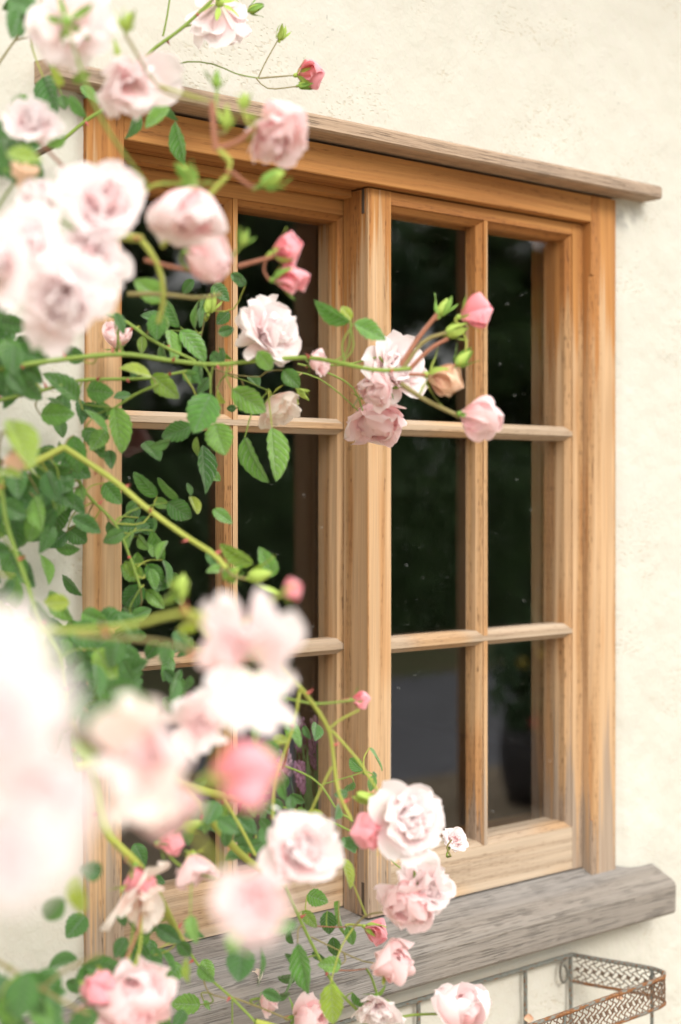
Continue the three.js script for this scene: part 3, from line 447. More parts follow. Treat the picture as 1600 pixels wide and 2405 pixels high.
 [-274,1190,228,-81,-53,26,-54,84,2,33,18,1], [-355,1209,252,-38,-92,13,-39,29,87,21,12,0], [-295,1126,183,-8,-40,91,-22,90,37,30,17,1],
 [-352,1128,254,10,-32,94,-34,88,33,34,19,0], [-274,1118,246,-28,-83,48,-42,55,72,25,16,1], [-251,1101,127,-89,-41,19,25,-8,97,28,15,0],
 [-306,1171,175,-23,-72,66,-42,68,59,23,15,1], [-509,1367,174,42,-33,85,-87,13,48,38,23,1], [-570,1386,261,-73,2,-69,-69,6,73,30,19,2],
 [-602,1356,203,76,47,46,-48,-9,87,28,16,2], [-493,1330,113,-65,-68,35,-2,47,88,29,18,1], [-615,1390,264,26,-70,67,-95,-7,30,38,21,0],
 [-606,1364,230,36,-93,5,-30,-6,95,25,15,2], [-450,1348,95,31,-95,-8,-41,-21,89,30,19,1], [-632,1341,260,-46,-34,-82,-85,-11,52,40,24,1],
 [-583,1349,259,-18,-98,11,-67,21,72,26,14,0], [-603,1381,179,-23,-88,43,-40,48,78,32,18,1], [-600,1371,168,-12,-98,13,-42,17,89,27,18,1],
 [-519,1314,119,-76,-46,-45,-61,28,74,27,15,1], [-379,920,146,-92,-31,-23,-36,46,81,23,14,1], [-392,862,101,-74,-67,-3,-7,3,100,21,12,2],
 [-395,882,151,45,-77,44,-75,-7,66,30,17,1], [-370,939,159,-84,-36,40,4,70,71,35,22,1], [-325,931,139,-5,-70,71,-35,68,65,31,18,1],
 [-361,865,120,-94,-20,29,-2,85,52,31,17,2], [-372,949,202,12,-49,86,-95,19,24,28,16,1], [-405,896,109,39,-11,91,-39,88,27,33,18,1],
 [-421,975,182,5,-94,33,-40,28,87,24,16,1], [-431,1000,179,-30,-95,-5,-43,9,90,28,19,1], [-376,1448,106,-32,-82,47,-64,55,54,29,16,1],
 [-428,1420,127,66,-71,25,-64,-35,68,32,18,2], [-289,1516,123,-65,50,-57,-28,54,79,32,18,1], [-381,1444,145,-63,-69,35,-70,70,14,31,17,1],
 [-394,1563,174,-93,-36,0,20,-53,82,28,16,1], [-359,1482,212,55,-58,60,-52,32,79,29,16,1], [-361,1437,207,1,-85,52,-93,19,33,27,15,2],
 [-445,1552,121,-17,-85,49,-47,51,72,27,16,1], [-388,1563,106,0,-49,87,-26,84,47,43,24,1], [-408,1081,116,16,-80,58,-39,49,78,31,20,1],
 [-432,928,127,-98,-12,14,8,41,91,26,16,1], [-302,1030,192,-93,-7,36,18,75,64,33,19,2], [-383,1086,332,32,-64,70,-68,37,64,27,16,1],
 [-385,961,115,-40,-71,58,-12,67,73,32,18,2], [-264,1010,188,-7,-59,81,-38,76,52,25,14,1], [-401,1010,89,24,-92,-31,-45,-39,80,32,19,1],
 [-408,1048,137,56,-29,78,-72,29,63,29,17,1], [-453,978,232,-18,-98,11,-55,19,81,27,17,1], [-422,1164,290,41,-71,57,-81,1,59,28,16,2],
 [-469,1038,194,-6,-97,24,-70,21,68,26,17,2], [-284,900,205,86,-45,23,-5,37,93,29,16,1], [-327,1085,233,75,28,60,-65,18,74,25,18,1],
 [-384,1050,317,-53,-53,66,-81,55,-20,32,18,1], [-313,1116,152,48,-81,35,-53,6,85,31,22,1], [-390,896,115,-87,-48,-13,-34,40,85,29,19,2],
 [-567,1350,347,8,-91,-40,-97,-16,17,31,18,1], [-523,1354,380,-27,-96,-2,-65,17,74,27,15,2], [-506,1322,258,18,-82,54,-90,8,43,27,15,2],
 [-555,1297,310,41,23,88,-90,-3,42,40,23,1], [-584,1330,342,-31,-70,65,43,50,75,40,22,1], [-616,1342,299,-32,-70,-63,4,-68,73,27,15,2],
 [-615,1332,314,-48,37,-80,-81,16,56,31,19,2], [-532,1348,298,-32,-94,-7,-59,14,80,31,22,2], [-519,1313,222,-89,-44,9,-19,54,82,33,21,2],
 [-447,1297,276,-53,-77,37,23,29,93,32,18,1], [-342,1660,155,-30,-73,62,-93,38,-1,42,23,2], [-281,1727,131,-55,-68,-49,-61,-7,79,23,17,1],
 [-404,1619,101,-96,-7,26,14,67,73,28,15,1], [-368,1718,80,30,-36,88,-89,22,39,33,19,1], [-343,1689,78,-43,-69,58,-90,36,-25,37,21,1],
 [-313,1730,112,-18,-84,52,29,46,84,28,16,2], [-394,1656,107,-30,-67,-68,-86,-12,50,22,13,2], [-297,1645,111,-59,-78,-21,-45,10,89,26,15,1],
 [-307,1758,133,24,-66,71,-76,33,56,34,20,1], [-326,1740,148,-58,-70,42,36,25,90,34,19,1], [-288,1772,144,76,-49,43,-58,-19,80,23,14,1],
 [-330,1670,165,6,-58,81,-92,28,26,28,15,1], [-339,1761,139,-18,-63,-76,-83,-31,46,26,15,1], [-358,1710,105,-95,24,20,25,23,94,36,20,2],
 [-346,1690,203,93,24,27,-24,-14,96,23,15,2], [-299,1680,140,-19,-85,49,-97,24,4,25,14,1], [-133,1079,243,-20,-59,-78,-98,11,17,22,12,1],
 [-189,1212,190,-59,-48,65,20,69,70,34,19,1], [-330,1194,290,-48,-1,-88,-88,3,47,28,15,1], [-201,1209,178,13,-79,60,-95,8,31,20,11,2],
 [-229,1248,163,-82,43,37,50,23,83,34,19,2], [-239,1269,190,-53,-56,63,-82,51,-24,36,20,2], [-169,1072,220,-21,-35,92,-37,89,25,32,18,2],
 [-232,1106,136,-56,-58,59,32,51,80,25,14,1], [-187,1063,193,-54,-83,11,-49,41,77,25,14,2], [-240,1071,156,-12,-11,99,-97,-20,-14,28,16,1],
 [-219,1127,273,-72,-34,61,49,37,79,29,16,1], [-244,1153,321,-88,-7,-48,-46,39,80,17,12,1], [-325,1180,273,26,-13,96,-55,79,26,30,17,1],
 [-266,1106,344,15,-11,98,-98,14,16,24,14,1], [-341,1198,284,32,-95,7,-60,-14,79,22,13,2], [-339,1123,284,-24,-71,67,-69,60,40,29,16,2],
 [-439,1162,306,-64,-74,21,-38,54,75,22,13,2], [-291,1079,183,-9,-85,-52,-95,-8,30,30,17,1], [-424,1168,321,-66,-73,18,-33,50,80,29,21,1],
 [-322,1115,220,50,85,-18,-26,35,90,22,13,2], [-338,1105,181,-12,-16,98,-18,97,14,34,19,1], [-385,1120,213,51,-8,85,-77,40,50,28,16,2],
 [-350,1161,186,-88,-33,-35,-43,22,87,23,13,1], [-436,1154,338,46,-45,77,-67,39,63,29,19,1], [-402,1121,227,-22,-93,29,-51,36,78,22,14,2],
 [-388,1131,284,13,-95,-28,-28,-30,91,29,16,1], [-675,1311,493,15,-98,10,-51,1,86,28,16,2], [-622,1283,433,-94,-10,-33,-31,69,66,23,13,2],
 [-656,1333,534,23,-45,86,-97,-7,23,33,18,1], [-666,1295,521,-98,-20,1,-8,43,90,33,19,2], [-685,1326,507,-81,-51,30,36,-2,93,35,20,2],
 [-586,1293,431,-91,32,-28,-28,4,96,34,21,1], [-683,1317,466,-65,-10,-76,-74,35,58,35,20,1], [-615,1303,428,-95,-19,26,25,6,97,31,17,2],
 [-722,1080,463,39,-86,33,-80,-14,59,40,22,0], [-677,1003,333,41,-91,-5,-30,-19,93,50,28,1], [-692,1012,357,-52,49,-70,-64,32,70,41,28,1],
 [-714,1066,478,-98,-18,-1,-6,27,96,33,20,0], [-683,1034,369,57,30,76,-82,17,54,43,29,1], [-729,1091,484,-27,-95,13,-36,23,90,40,29,0],
 [-686,1053,450,-42,-67,61,-27,73,63,36,21,1], [-727,1071,450,72,-68,9,-24,-14,96,37,24,0], [-718,1024,405,-44,-73,-52,-89,42,17,41,23,1],
 [-711,1048,384,20,-75,63,-34,55,76,43,32,0], [-422,995,234,69,-72,3,-14,-10,99,27,17,1], [-469,1001,200,-67,-65,35,-28,67,69,27,17,0],
 [-436,913,158,-99,5,-10,-7,35,93,28,17,0], [-411,1001,232,44,4,89,-45,87,18,27,15,1], [-422,884,132,53,12,84,-82,-17,55,33,19,1],
 [-444,979,211,-6,-54,84,14,83,54,33,19,0], [-438,939,210,19,-96,19,8,21,98,28,16,0], [-460,934,204,-47,-54,-70,-84,52,16,32,18,0],
 [-394,903,207,-81,-40,43,-1,74,67,29,16,0], [-405,960,123,8,-98,-20,-57,-21,80,25,15,1], [-581,2043,199,-59,-48,-64,-14,-72,68,41,23,1],
 [-568,2038,132,24,-15,96,-83,47,29,47,26,0], [-645,1983,301,61,-74,28,-69,-32,65,30,17,1], [-660,1988,300,76,-28,58,-51,30,81,41,23,0],
 [-599,2016,216,-15,-99,0,-74,11,66,33,19,1], [-620,2007,261,-38,-92,8,-37,23,90,48,27,1], [-618,1840,241,-3,92,40,-35,-38,86,35,21,1],
 [-677,1842,329,-12,-83,54,-99,13,-2,56,31,0], [-626,1865,211,55,-6,83,-83,-12,55,49,29,0], [-675,1845,305,-22,-85,47,-94,32,14,56,31,1],
 [-677,1846,312,23,-21,95,-82,49,30,44,25,0], [-631,1851,247,37,-55,75,-60,48,65,51,28,1], [-670,1859,284,-24,-80,54,57,33,75,43,24,0],
 [-657,1855,277,-14,-93,35,-91,26,33,45,25,0], [-583,1658,159,73,-31,61,-62,8,78,40,28,1], [-622,1636,224,45,-89,-2,-55,-30,78,39,22,1],
 [-613,1667,136,-9,-89,-45,-57,-32,75,40,26,0], [-622,1628,221,45,-79,41,-49,16,86,31,18,0], [-625,1653,168,50,-43,75,-78,15,60,43,25,1],
 [-574,1644,129,-65,-50,-57,-58,-16,80,29,18,0], [-639,1656,211,-9,-89,45,-89,28,36,42,24,0], [-633,1652,261,-23,-90,36,-38,43,82,36,23,0],
 [-593,1168,128,37,-24,90,-72,53,44,35,21,1], [-596,1196,156,-22,-89,-39,-36,-30,89,41,26,0], [-589,1249,183,88,42,23,-38,31,87,35,20,1],
 [-553,1238,137,-15,-98,15,-78,21,58,32,18,0], [-613,1188,128,-24,-97,-8,-15,-4,99,30,17,1], [-607,1122,134,-36,-93,-10,-58,14,80,38,21,1],
 [-221,889,152,2,23,97,-74,-66,17,36,20,0], [-229,923,220,-4,-87,-49,-1,-49,87,22,13,1], [-228,879,185,-98,15,14,3,-57,82,26,15,0],
 [-197,895,160,-15,-37,92,-97,24,-6,33,19,0], [-248,936,240,-34,25,-91,-93,-24,28,28,16,1], [-201,929,196,63,-47,62,-76,-20,62,20,11,1],
 [-155,935,179,17,-98,4,-61,-8,79,26,18,1], [-198,942,142,-36,-34,87,-91,33,-25,26,15,1], [-588,1530,169,-20,-79,58,-41,61,68,45,26,0],
 [-539,1517,156,42,-75,51,-54,25,81,42,29,0], [-472,1496,84,-59,-68,-44,-50,-12,86,42,24,0], [-580,1475,92,-72,-66,24,-29,59,75,36,20,0],
 [-518,1519,169,-79,-61,0,-28,37,89,30,21,0], [-584,1509,133,28,52,81,-86,-23,45,34,19,0], [-578,1470,89,-53,-31,-79,-84,9,53,34,19,0],
 [-541,1522,161,-6,-92,39,-11,39,91,34,19,0], [-508,1473,147,82,-42,40,-27,33,90,39,22,0], [-526,1465,45,41,-43,80,-91,-15,39,43,24,0],
 [-491,1540,90,52,-49,70,-66,28,70,43,30,0], [-546,1467,174,-42,-90,8,11,4,99,37,21,0], [-516,1487,48,1,-49,87,-98,-17,-9,43,24,0],
 [-574,1478,131,1,-92,40,-34,37,86,42,24,0], [-516,1518,145,-53,-72,-45,-47,-19,86,41,29,0], [-551,1485,106,-18,-96,-20,-34,-13,93,33,21,0],
 [-553,1357,227,80,-45,40,-37,16,92,43,32,0], [-483,1341,93,-89,-42,17,6,26,96,39,24,0], [-462,1348,54,37,-92,-12,-16,-19,97,42,24,0],
 [-489,1241,195,-56,-39,-73,-29,-74,61,37,21,0], [-561,1319,132,72,0,69,-69,15,71,41,25,0], [-539,1310,106,-15,-93,34,-34,37,86,36,20,0],
 [-482,1225,100,20,-97,10,27,15,95,37,20,0], [-411,1281,121,-66,-3,-75,-75,3,66,42,26,0], [-406,1342,96,-17,-94,-29,-58,-15,80,41,26,0],
 [-453,1296,63,18,-37,91,-63,67,40,49,27,0], [-481,1229,164,54,-83,14,-25,1,97,42,27,0], [-563,1302,159,11,-60,79,-12,78,61,34,19,0],
 [-483,1328,208,79,-55,28,-18,23,96,33,20,0], [-462,1226,100,-16,-98,11,-55,18,82,31,20,0], [-491,1238,52,40,-91,-12,44,7,90,39,22,0],
 [-566,1255,117,-44,-82,-37,-25,-29,92,38,21,0], [-442,1245,100,35,-93,-3,-40,-18,90,34,23,0], [-494,1299,234,21,44,87,-97,17,15,48,27,0],
 [-558,1342,125,-30,-81,51,-51,58,63,33,19,0], [-447,1206,70,7,-99,15,-21,14,97,38,22,0], [-458,1319,145,48,-87,14,-59,-20,78,45,26,0],
 [-499,1324,214,-48,-56,-67,-86,17,48,30,17,0], [-545,1226,109,1,-73,68,-48,60,65,37,22,0], [-513,1317,235,74,-57,35,-11,42,90,42,24,0],
 [-550,1292,109,-45,-73,-52,-66,-12,74,41,24,0], [-515,1281,211,-96,-21,-16,-24,39,89,30,20,0], [-504,1251,169,62,-70,35,-37,13,92,43,31,0],
 [-478,1278,107,-94,-34,3,8,-13,99,40,23,0], [-497,1312,147,-64,-74,20,-56,63,55,32,18,0], [-493,1349,197,-13,-90,42,-52,42,75,46,27,0],
 [-595,1343,195,-52,-77,37,-29,57,77,45,29,0], [-478,1291,246,-67,-65,36,-56,76,32,37,21,0], [-514,1372,263,61,-76,22,1,29,96,39,22,0],
 [-509,1274,214,-10,-79,60,-71,48,52,46,26,0], [-555,1266,73,51,-23,83,-73,40,55,35,19,0], [-466,1249,110,63,-59,51,-26,46,85,31,17,0],
 [-536,1296,96,-71,70,8,-11,-22,97,33,20,0], [-525,1306,112,-57,-73,-37,-58,4,82,36,26,0], [-571,1230,78,-47,-88,-2,-32,16,93,32,23,0],
 [-531,1331,225,57,-7,82,-71,45,54,46,26,0], [-573,1239,74,-23,-94,-27,-45,-14,88,29,19,0], [-572,1290,114,-77,-59,23,-12,49,86,36,25,0],
 [-454,1280,77,-66,-75,-6,-50,38,78,29,20,0], [-438,1272,122,55,-83,12,-52,-23,83,38,21,0], [-559,1308,225,-30,-95,-5,-80,22,56,31,17,0],
 [-568,1243,126,-95,-25,-19,-3,-52,85,39,22,0], [-529,1242,156,-32,-87,37,-72,48,50,39,22,0], [-472,1287,107,95,-3,31,-30,27,92,32,18,0],
 [-502,1326,144,-7,-98,18,-23,19,95,34,25,0], [-492,1259,178,49,-30,81,-78,25,57,45,31,0], [-344,1403,97,66,-73,17,-66,-45,60,25,14,0],
 [-347,1383,116,2,-92,38,-55,31,77,22,15,0], [-391,1358,58,1,-49,87,-100,-4,-1,40,22,0], [-375,1486,66,-64,-72,28,-3,39,92,30,18,0],
 [-367,1360,52,-67,-55,-49,-29,-41,86,28,16,0], [-357,1397,113,-85,-52,-5,-15,15,98,29,16,0], [-475,1553,63,-13,-55,82,-98,18,-4,38,21,0],
 [-516,1611,107,9,-46,88,14,88,45,37,21,0], [-487,1561,78,-49,-67,55,63,17,76,38,21,0], [-511,1548,119,-99,-10,10,11,-3,99,34,20,0],
 [-463,1618,58,-91,-41,6,19,-28,94,34,19,0], [-685,998,327,-47,-64,-61,-82,5,57,40,22,0], [-620,1014,351,-99,2,-15,-5,88,48,32,18,0],
 [-594,933,184,17,-97,-17,-78,-24,57,45,25,0], [-568,985,225,-95,-31,2,-8,33,94,39,23,0], [-600,995,376,-67,-54,-51,-74,55,39,39,29,0],
 [-652,1011,400,-78,-62,7,-22,38,90,41,27,0], [-661,1023,286,25,-94,-24,-79,-34,51,35,20,0], [-550,999,257,89,-16,43,-41,18,90,42,28,0],
 [-528,996,252,-84,-54,-1,-26,38,89,38,27,0], [-680,1041,317,-8,-99,-12,-82,0,57,38,22,0], [-564,986,200,30,39,87,-68,73,-9,46,26,0],
 [-647,1043,354,-4,-68,73,-49,65,58,39,27,0], [-530,956,175,72,-12,68,-69,-12,71,34,19,0], [-576,1026,337,35,-15,92,-89,27,38,39,22,0],
 [-428,1336,178,-71,2,-70,-70,-8,71,27,16,0], [-348,1327,132,-65,-73,20,-37,54,76,26,16,0], [-341,1334,260,-59,-69,41,-73,68,9,29,16,0],
 [-261,1285,173,12,-81,-57,-94,-28,19,26,15,0], [-349,1248,86,55,-81,23,-47,-7,88,29,17,0], [-414,1300,229,-59,-79,18,34,-4,94,26,15,0],
 [-279,1312,140,82,-54,16,-18,3,98,29,17,0], [-353,1300,283,-65,-68,-33,-70,38,61,27,15,0], [-408,1338,244,-71,-65,28,39,-2,92,32,18,0],
 [-281,1326,156,33,-94,-8,-8,-11,99,30,17,0], [-433,1335,213,-16,-78,-61,-77,-29,57,31,18,0], [-410,1295,243,-6,-94,-33,-13,-32,94,22,12,0],
 [-334,1275,260,-81,-49,33,-34,84,43,34,19,0], [-244,1245,142,75,-48,45,-50,4,87,27,20,0], [-373,1290,161,-52,-60,61,-72,69,6,33,18,0],
 [-438,1287,187,-92,-33,-21,-37,53,76,27,15,0], [-588,1628,144,-3,75,66,-45,-60,67,37,23,0], [-561,1634,123,-54,-83,-10,-39,15,91,33,22,0],
 [-562,1678,122,65,-76,5,-37,-26,89,32,23,0], [-600,1633,139,3,-100,8,-12,7,99,35,20,0], [-628,1677,188,8,-100,2,-41,-2,91,36,25,0],
 [-616,1667,150,-19,-95,-26,-52,-13,85,30,19,0], [-578,1634,115,-40,-92,0,-36,16,92,31,18,0], [-574,1696,124,-59,11,-80,-80,-3,60,44,27,0],
 [-592,1639,102,-5,-90,-43,-63,-31,72,41,23,0], [-578,1632,162,5,-64,77,-100,2,8,48,27,0], [-576,1633,138,-36,-91,22,35,9,93,44,24,0],
 [-564,1669,134,-43,-84,33,-54,53,65,34,19,0], [-581,1694,117,45,-20,87,-89,-20,42,42,23,0], [-565,1691,110,-56,-83,7,-23,23,95,45,27,0],
 [-587,1645,182,55,-76,34,-61,-8,79,34,21,0], [-615,1668,153,-33,-80,51,-84,49,22,38,21,0], [-244,1103,179,-82,54,-18,15,51,84,26,14,0],
 [-315,1121,246,66,-75,-2,-29,-28,92,22,14,0], [-203,1119,152,79,-54,30,-45,-18,87,24,13,0], [-288,1133,216,-89,-31,34,36,0,93,33,18,0],
 [-282,1168,251,-6,-100,-3,-73,2,69,17,11,0], [-200,1116,157,-43,-83,-35,-76,12,64,17,12,0], [-239,1149,172,-74,-46,48,-43,88,19,27,15,0],
 [-229,1166,146,29,-90,-34,-89,-38,26,23,13,0], [-252,1166,118,34,-88,-32,-61,-47,64,28,16,0], [-192,1081,150,-17,-42,-89,-25,-86,45,25,14,0],
 [-263,1178,203,-95,6,-32,-32,-30,90,20,11,0], [-272,1142,246,-23,-87,42,-60,47,64,20,14,0], [-278,1128,241,-74,33,-59,-48,35,80,22,14,0],
 [-236,1130,123,84,-48,26,-30,-2,95,24,15,0], [-736,1147,176,36,43,83,-78,-35,52,54,30,0], [-744,1698,231,-28,-82,-50,-31,-42,86,40,22,0],
 [-725,1640,141,12,-63,77,3,78,63,40,22,0], [-708,1036,122,5,-100,-8,-42,-10,90,43,30,0], [-748,1485,54,-45,-64,-62,-8,-67,74,39,22,0],
 [-750,1061,57,-38,-91,17,-7,21,97,34,19,0], [-672,1477,239,40,-2,92,-70,-66,29,41,23,0], [-672,1750,208,25,-55,80,-64,53,56,41,23,0],
 [-760,1318,266,-44,-90,5,-34,22,91,27,21,0], [-802,1093,320,70,-60,38,-43,6,90,31,18,0], [-755,1444,188,65,-48,58,-12,69,71,37,21,0],
 [-762,1041,184,41,-91,-9,-10,-15,98,45,26,0], [-768,1497,230,28,-94,-18,25,-10,96,45,25,0], [-783,1097,143,59,-72,37,-28,24,93,30,21,0],
 [-771,1651,339,-37,-78,-50,-42,-34,84,33,24,0], [-702,1691,108,-11,-98,-14,-8,-13,99,44,25,0], [-726,1367,49,-73,-15,-67,-69,12,72,43,30,0],
 [-794,1344,302,-99,3,16,12,-52,85,39,22,0], [-818,1546,282,71,-70,11,-54,-43,73,39,22,0], [-694,1255,169,36,-81,46,-51,24,83,40,24,0],
 [-736,1708,304,51,-17,84,-81,25,54,47,26,0], [-766,1450,192,70,-3,71,-69,-28,67,40,23,0], [-672,1266,176,43,-68,59,-54,33,77,43,31,0],
 [-673,1059,122,56,-59,58,0,70,71,40,22,0], [-711,1307,137,-52,-67,-53,-56,-20,80,42,30,0], [-712,1415,94,37,-62,69,-85,8,52,39,22,0],
 [-785,1565,276,-58,-42,-70,-64,-30,70,38,24,0], [-622,1726,130,50,-86,-6,8,-2,100,27,15,0], [-688,1551,165,-57,-10,-82,-51,-74,44,37,20,0],
 [-669,1339,192,-91,34,-24,-25,1,97,31,20,0], [-749,1526,170,-73,-52,-44,-40,-19,90,41,30,0], [-714,1349,214,35,29,89,-69,-56,45,53,30,0],
 [-739,1536,82,-95,-22,23,21,12,97,38,25,0], [-744,1697,263,3,-97,25,-50,21,84,40,27,0], [-721,1745,167,-23,-85,-46,-20,-42,88,32,22,0],
 [-788,1762,185,-85,-49,21,21,5,98,39,24,0], [-720,1066,332,8,-62,78,-48,67,57,31,17,0], [-686,1717,267,-35,-87,36,-71,49,50,42,23,0],
 [-764,1598,192,-45,49,-75,-78,18,59,44,24,0], [-726,1055,243,-82,-41,-39,-43,0,90,39,27,0], [-738,1478,332,-70,-53,-48,-51,-9,85,37,23,0],
 [-739,1619,40,78,-7,63,-62,-26,74,44,24,0], [-752,1377,101,40,-80,44,-59,14,80,34,23,0], [-677,1286,88,48,-66,58,-59,26,77,40,28,0],
 [-639,1096,170,93,11,34,-35,17,92,34,19,0], [-764,1721,325,27,-38,89,-41,79,46,50,28,0], [-735,1095,94,-66,-70,-29,-40,0,92,32,21,0],
 [-811,1610,232,96,2,27,-26,-22,94,29,20,0], [-780,1569,324,15,-64,75,-99,-6,14,50,28,0], [-785,1126,264,-70,-70,15,-27,46,85,31,22,0],
 [-725,1727,304,-95,2,-32,-32,-27,91,37,28,0], [-755,1172,177,-78,-22,-58,-60,6,79,35,25,0], [-704,1364,264,40,-37,84,-70,47,54,41,26,0],
 [-753,1473,325,35,-11,93,-79,50,36,55,31,0], [-749,1450,311,40,-46,79,-21,80,57,40,22,0], [-815,1704,244,-67,-72,-19,-21,-7,98,41,25,0],
 [-662,1136,221,-10,-99,2,-47,6,88,38,24,0], [-765,1430,326,-64,29,-71,-55,47,69,34,19,0], [-749,1369,347,54,-83,13,-34,-7,94,42,30,0],
 [-766,1367,346,-4,-88,47,-91,23,35,44,24,0], [-777,1549,325,-52,-85,10,-13,20,97,38,27,0], [-688,1715,165,-32,91,-27,-49,8,87,37,24,0],
 [-706,1681,325,38,-16,91,-71,-68,18,47,26,0], [-725,1073,126,36,-93,-10,-12,-15,98,32,18,0], [-748,1725,360,-63,-41,-66,-60,-28,75,44,25,0],
 [-808,1382,254,-69,-6,-72,-71,24,66,45,27,0], [-762,1532,338,56,-55,63,-44,45,78,45,25,0], [-744,1329,162,-59,-63,51,2,62,79,35,20,0],
 [-702,1404,209,4,-87,49,-51,40,76,30,18,0], [-715,1021,133,-86,-47,21,-18,67,72,39,30,0], [-657,884,219,-63,-56,54,-10,75,66,35,25,0],
 [-731,775,300,-77,-50,38,-12,71,69,34,21,0], [-755,611,302,-31,-80,51,-16,57,81,33,21,0], [-692,968,284,47,-88,0,9,5,99,39,22,0],
 [-740,821,282,-100,0,-8,-8,-3,100,37,21,0], [-691,946,158,-97,-22,-12,-11,-5,99,33,19,0], [-701,615,172,-82,56,9,-34,-61,72,51,29,0],
 [-675,581,105,12,-86,49,-21,46,86,35,25,0], [-732,652,289,-79,-38,49,1,78,62,26,18,0], [-685,742,286,-87,-38,-31,-49,59,64,40,23,0],
 [-689,830,189,74,-65,19,-4,24,97,43,29,0], [-746,590,212,22,-40,89,-34,83,45,34,20,0], [-730,964,221,-89,8,-44,-34,52,79,29,18,0],
 [-693,771,294,-51,-86,-3,-50,26,82,38,29,0], [-737,661,217,-11,-97,23,-31,25,92,37,21,0], [-733,637,316,40,-82,41,-22,35,91,27,21,0],
 [-766,999,226,-33,-76,-56,-80,-9,60,50,28,0], [-691,805,236,-81,-16,-56,-58,32,75,35,19,0], [-722,684,104,16,-99,2,-11,0,99,34,19,0],
 [-761,739,241,-2,-30,95,15,94,30,36,20,0], [-692,482,115,43,-89,15,-69,-22,69,39,22,0], [-730,573,195,21,-94,-28,-79,-33,51,43,24,0],
 [-752,1035,355,35,-92,-16,-82,-39,43,41,23,0], [-714,824,273,45,-32,83,-61,57,55,45,30,0], [-729,757,301,8,-44,89,2,90,44,42,23,0],
 [-698,935,298,22,-97,-12,40,-2,92,45,25,0], [-701,940,313,-53,84,10,23,3,97,51,29,0], [-643,824,176,71,-67,20,-50,-28,82,45,25,0],
 [-765,704,284,-71,-25,-66,-61,69,39,33,18,0], [-786,869,316,6,-100,-7,-5,-7,100,40,22,0],
];
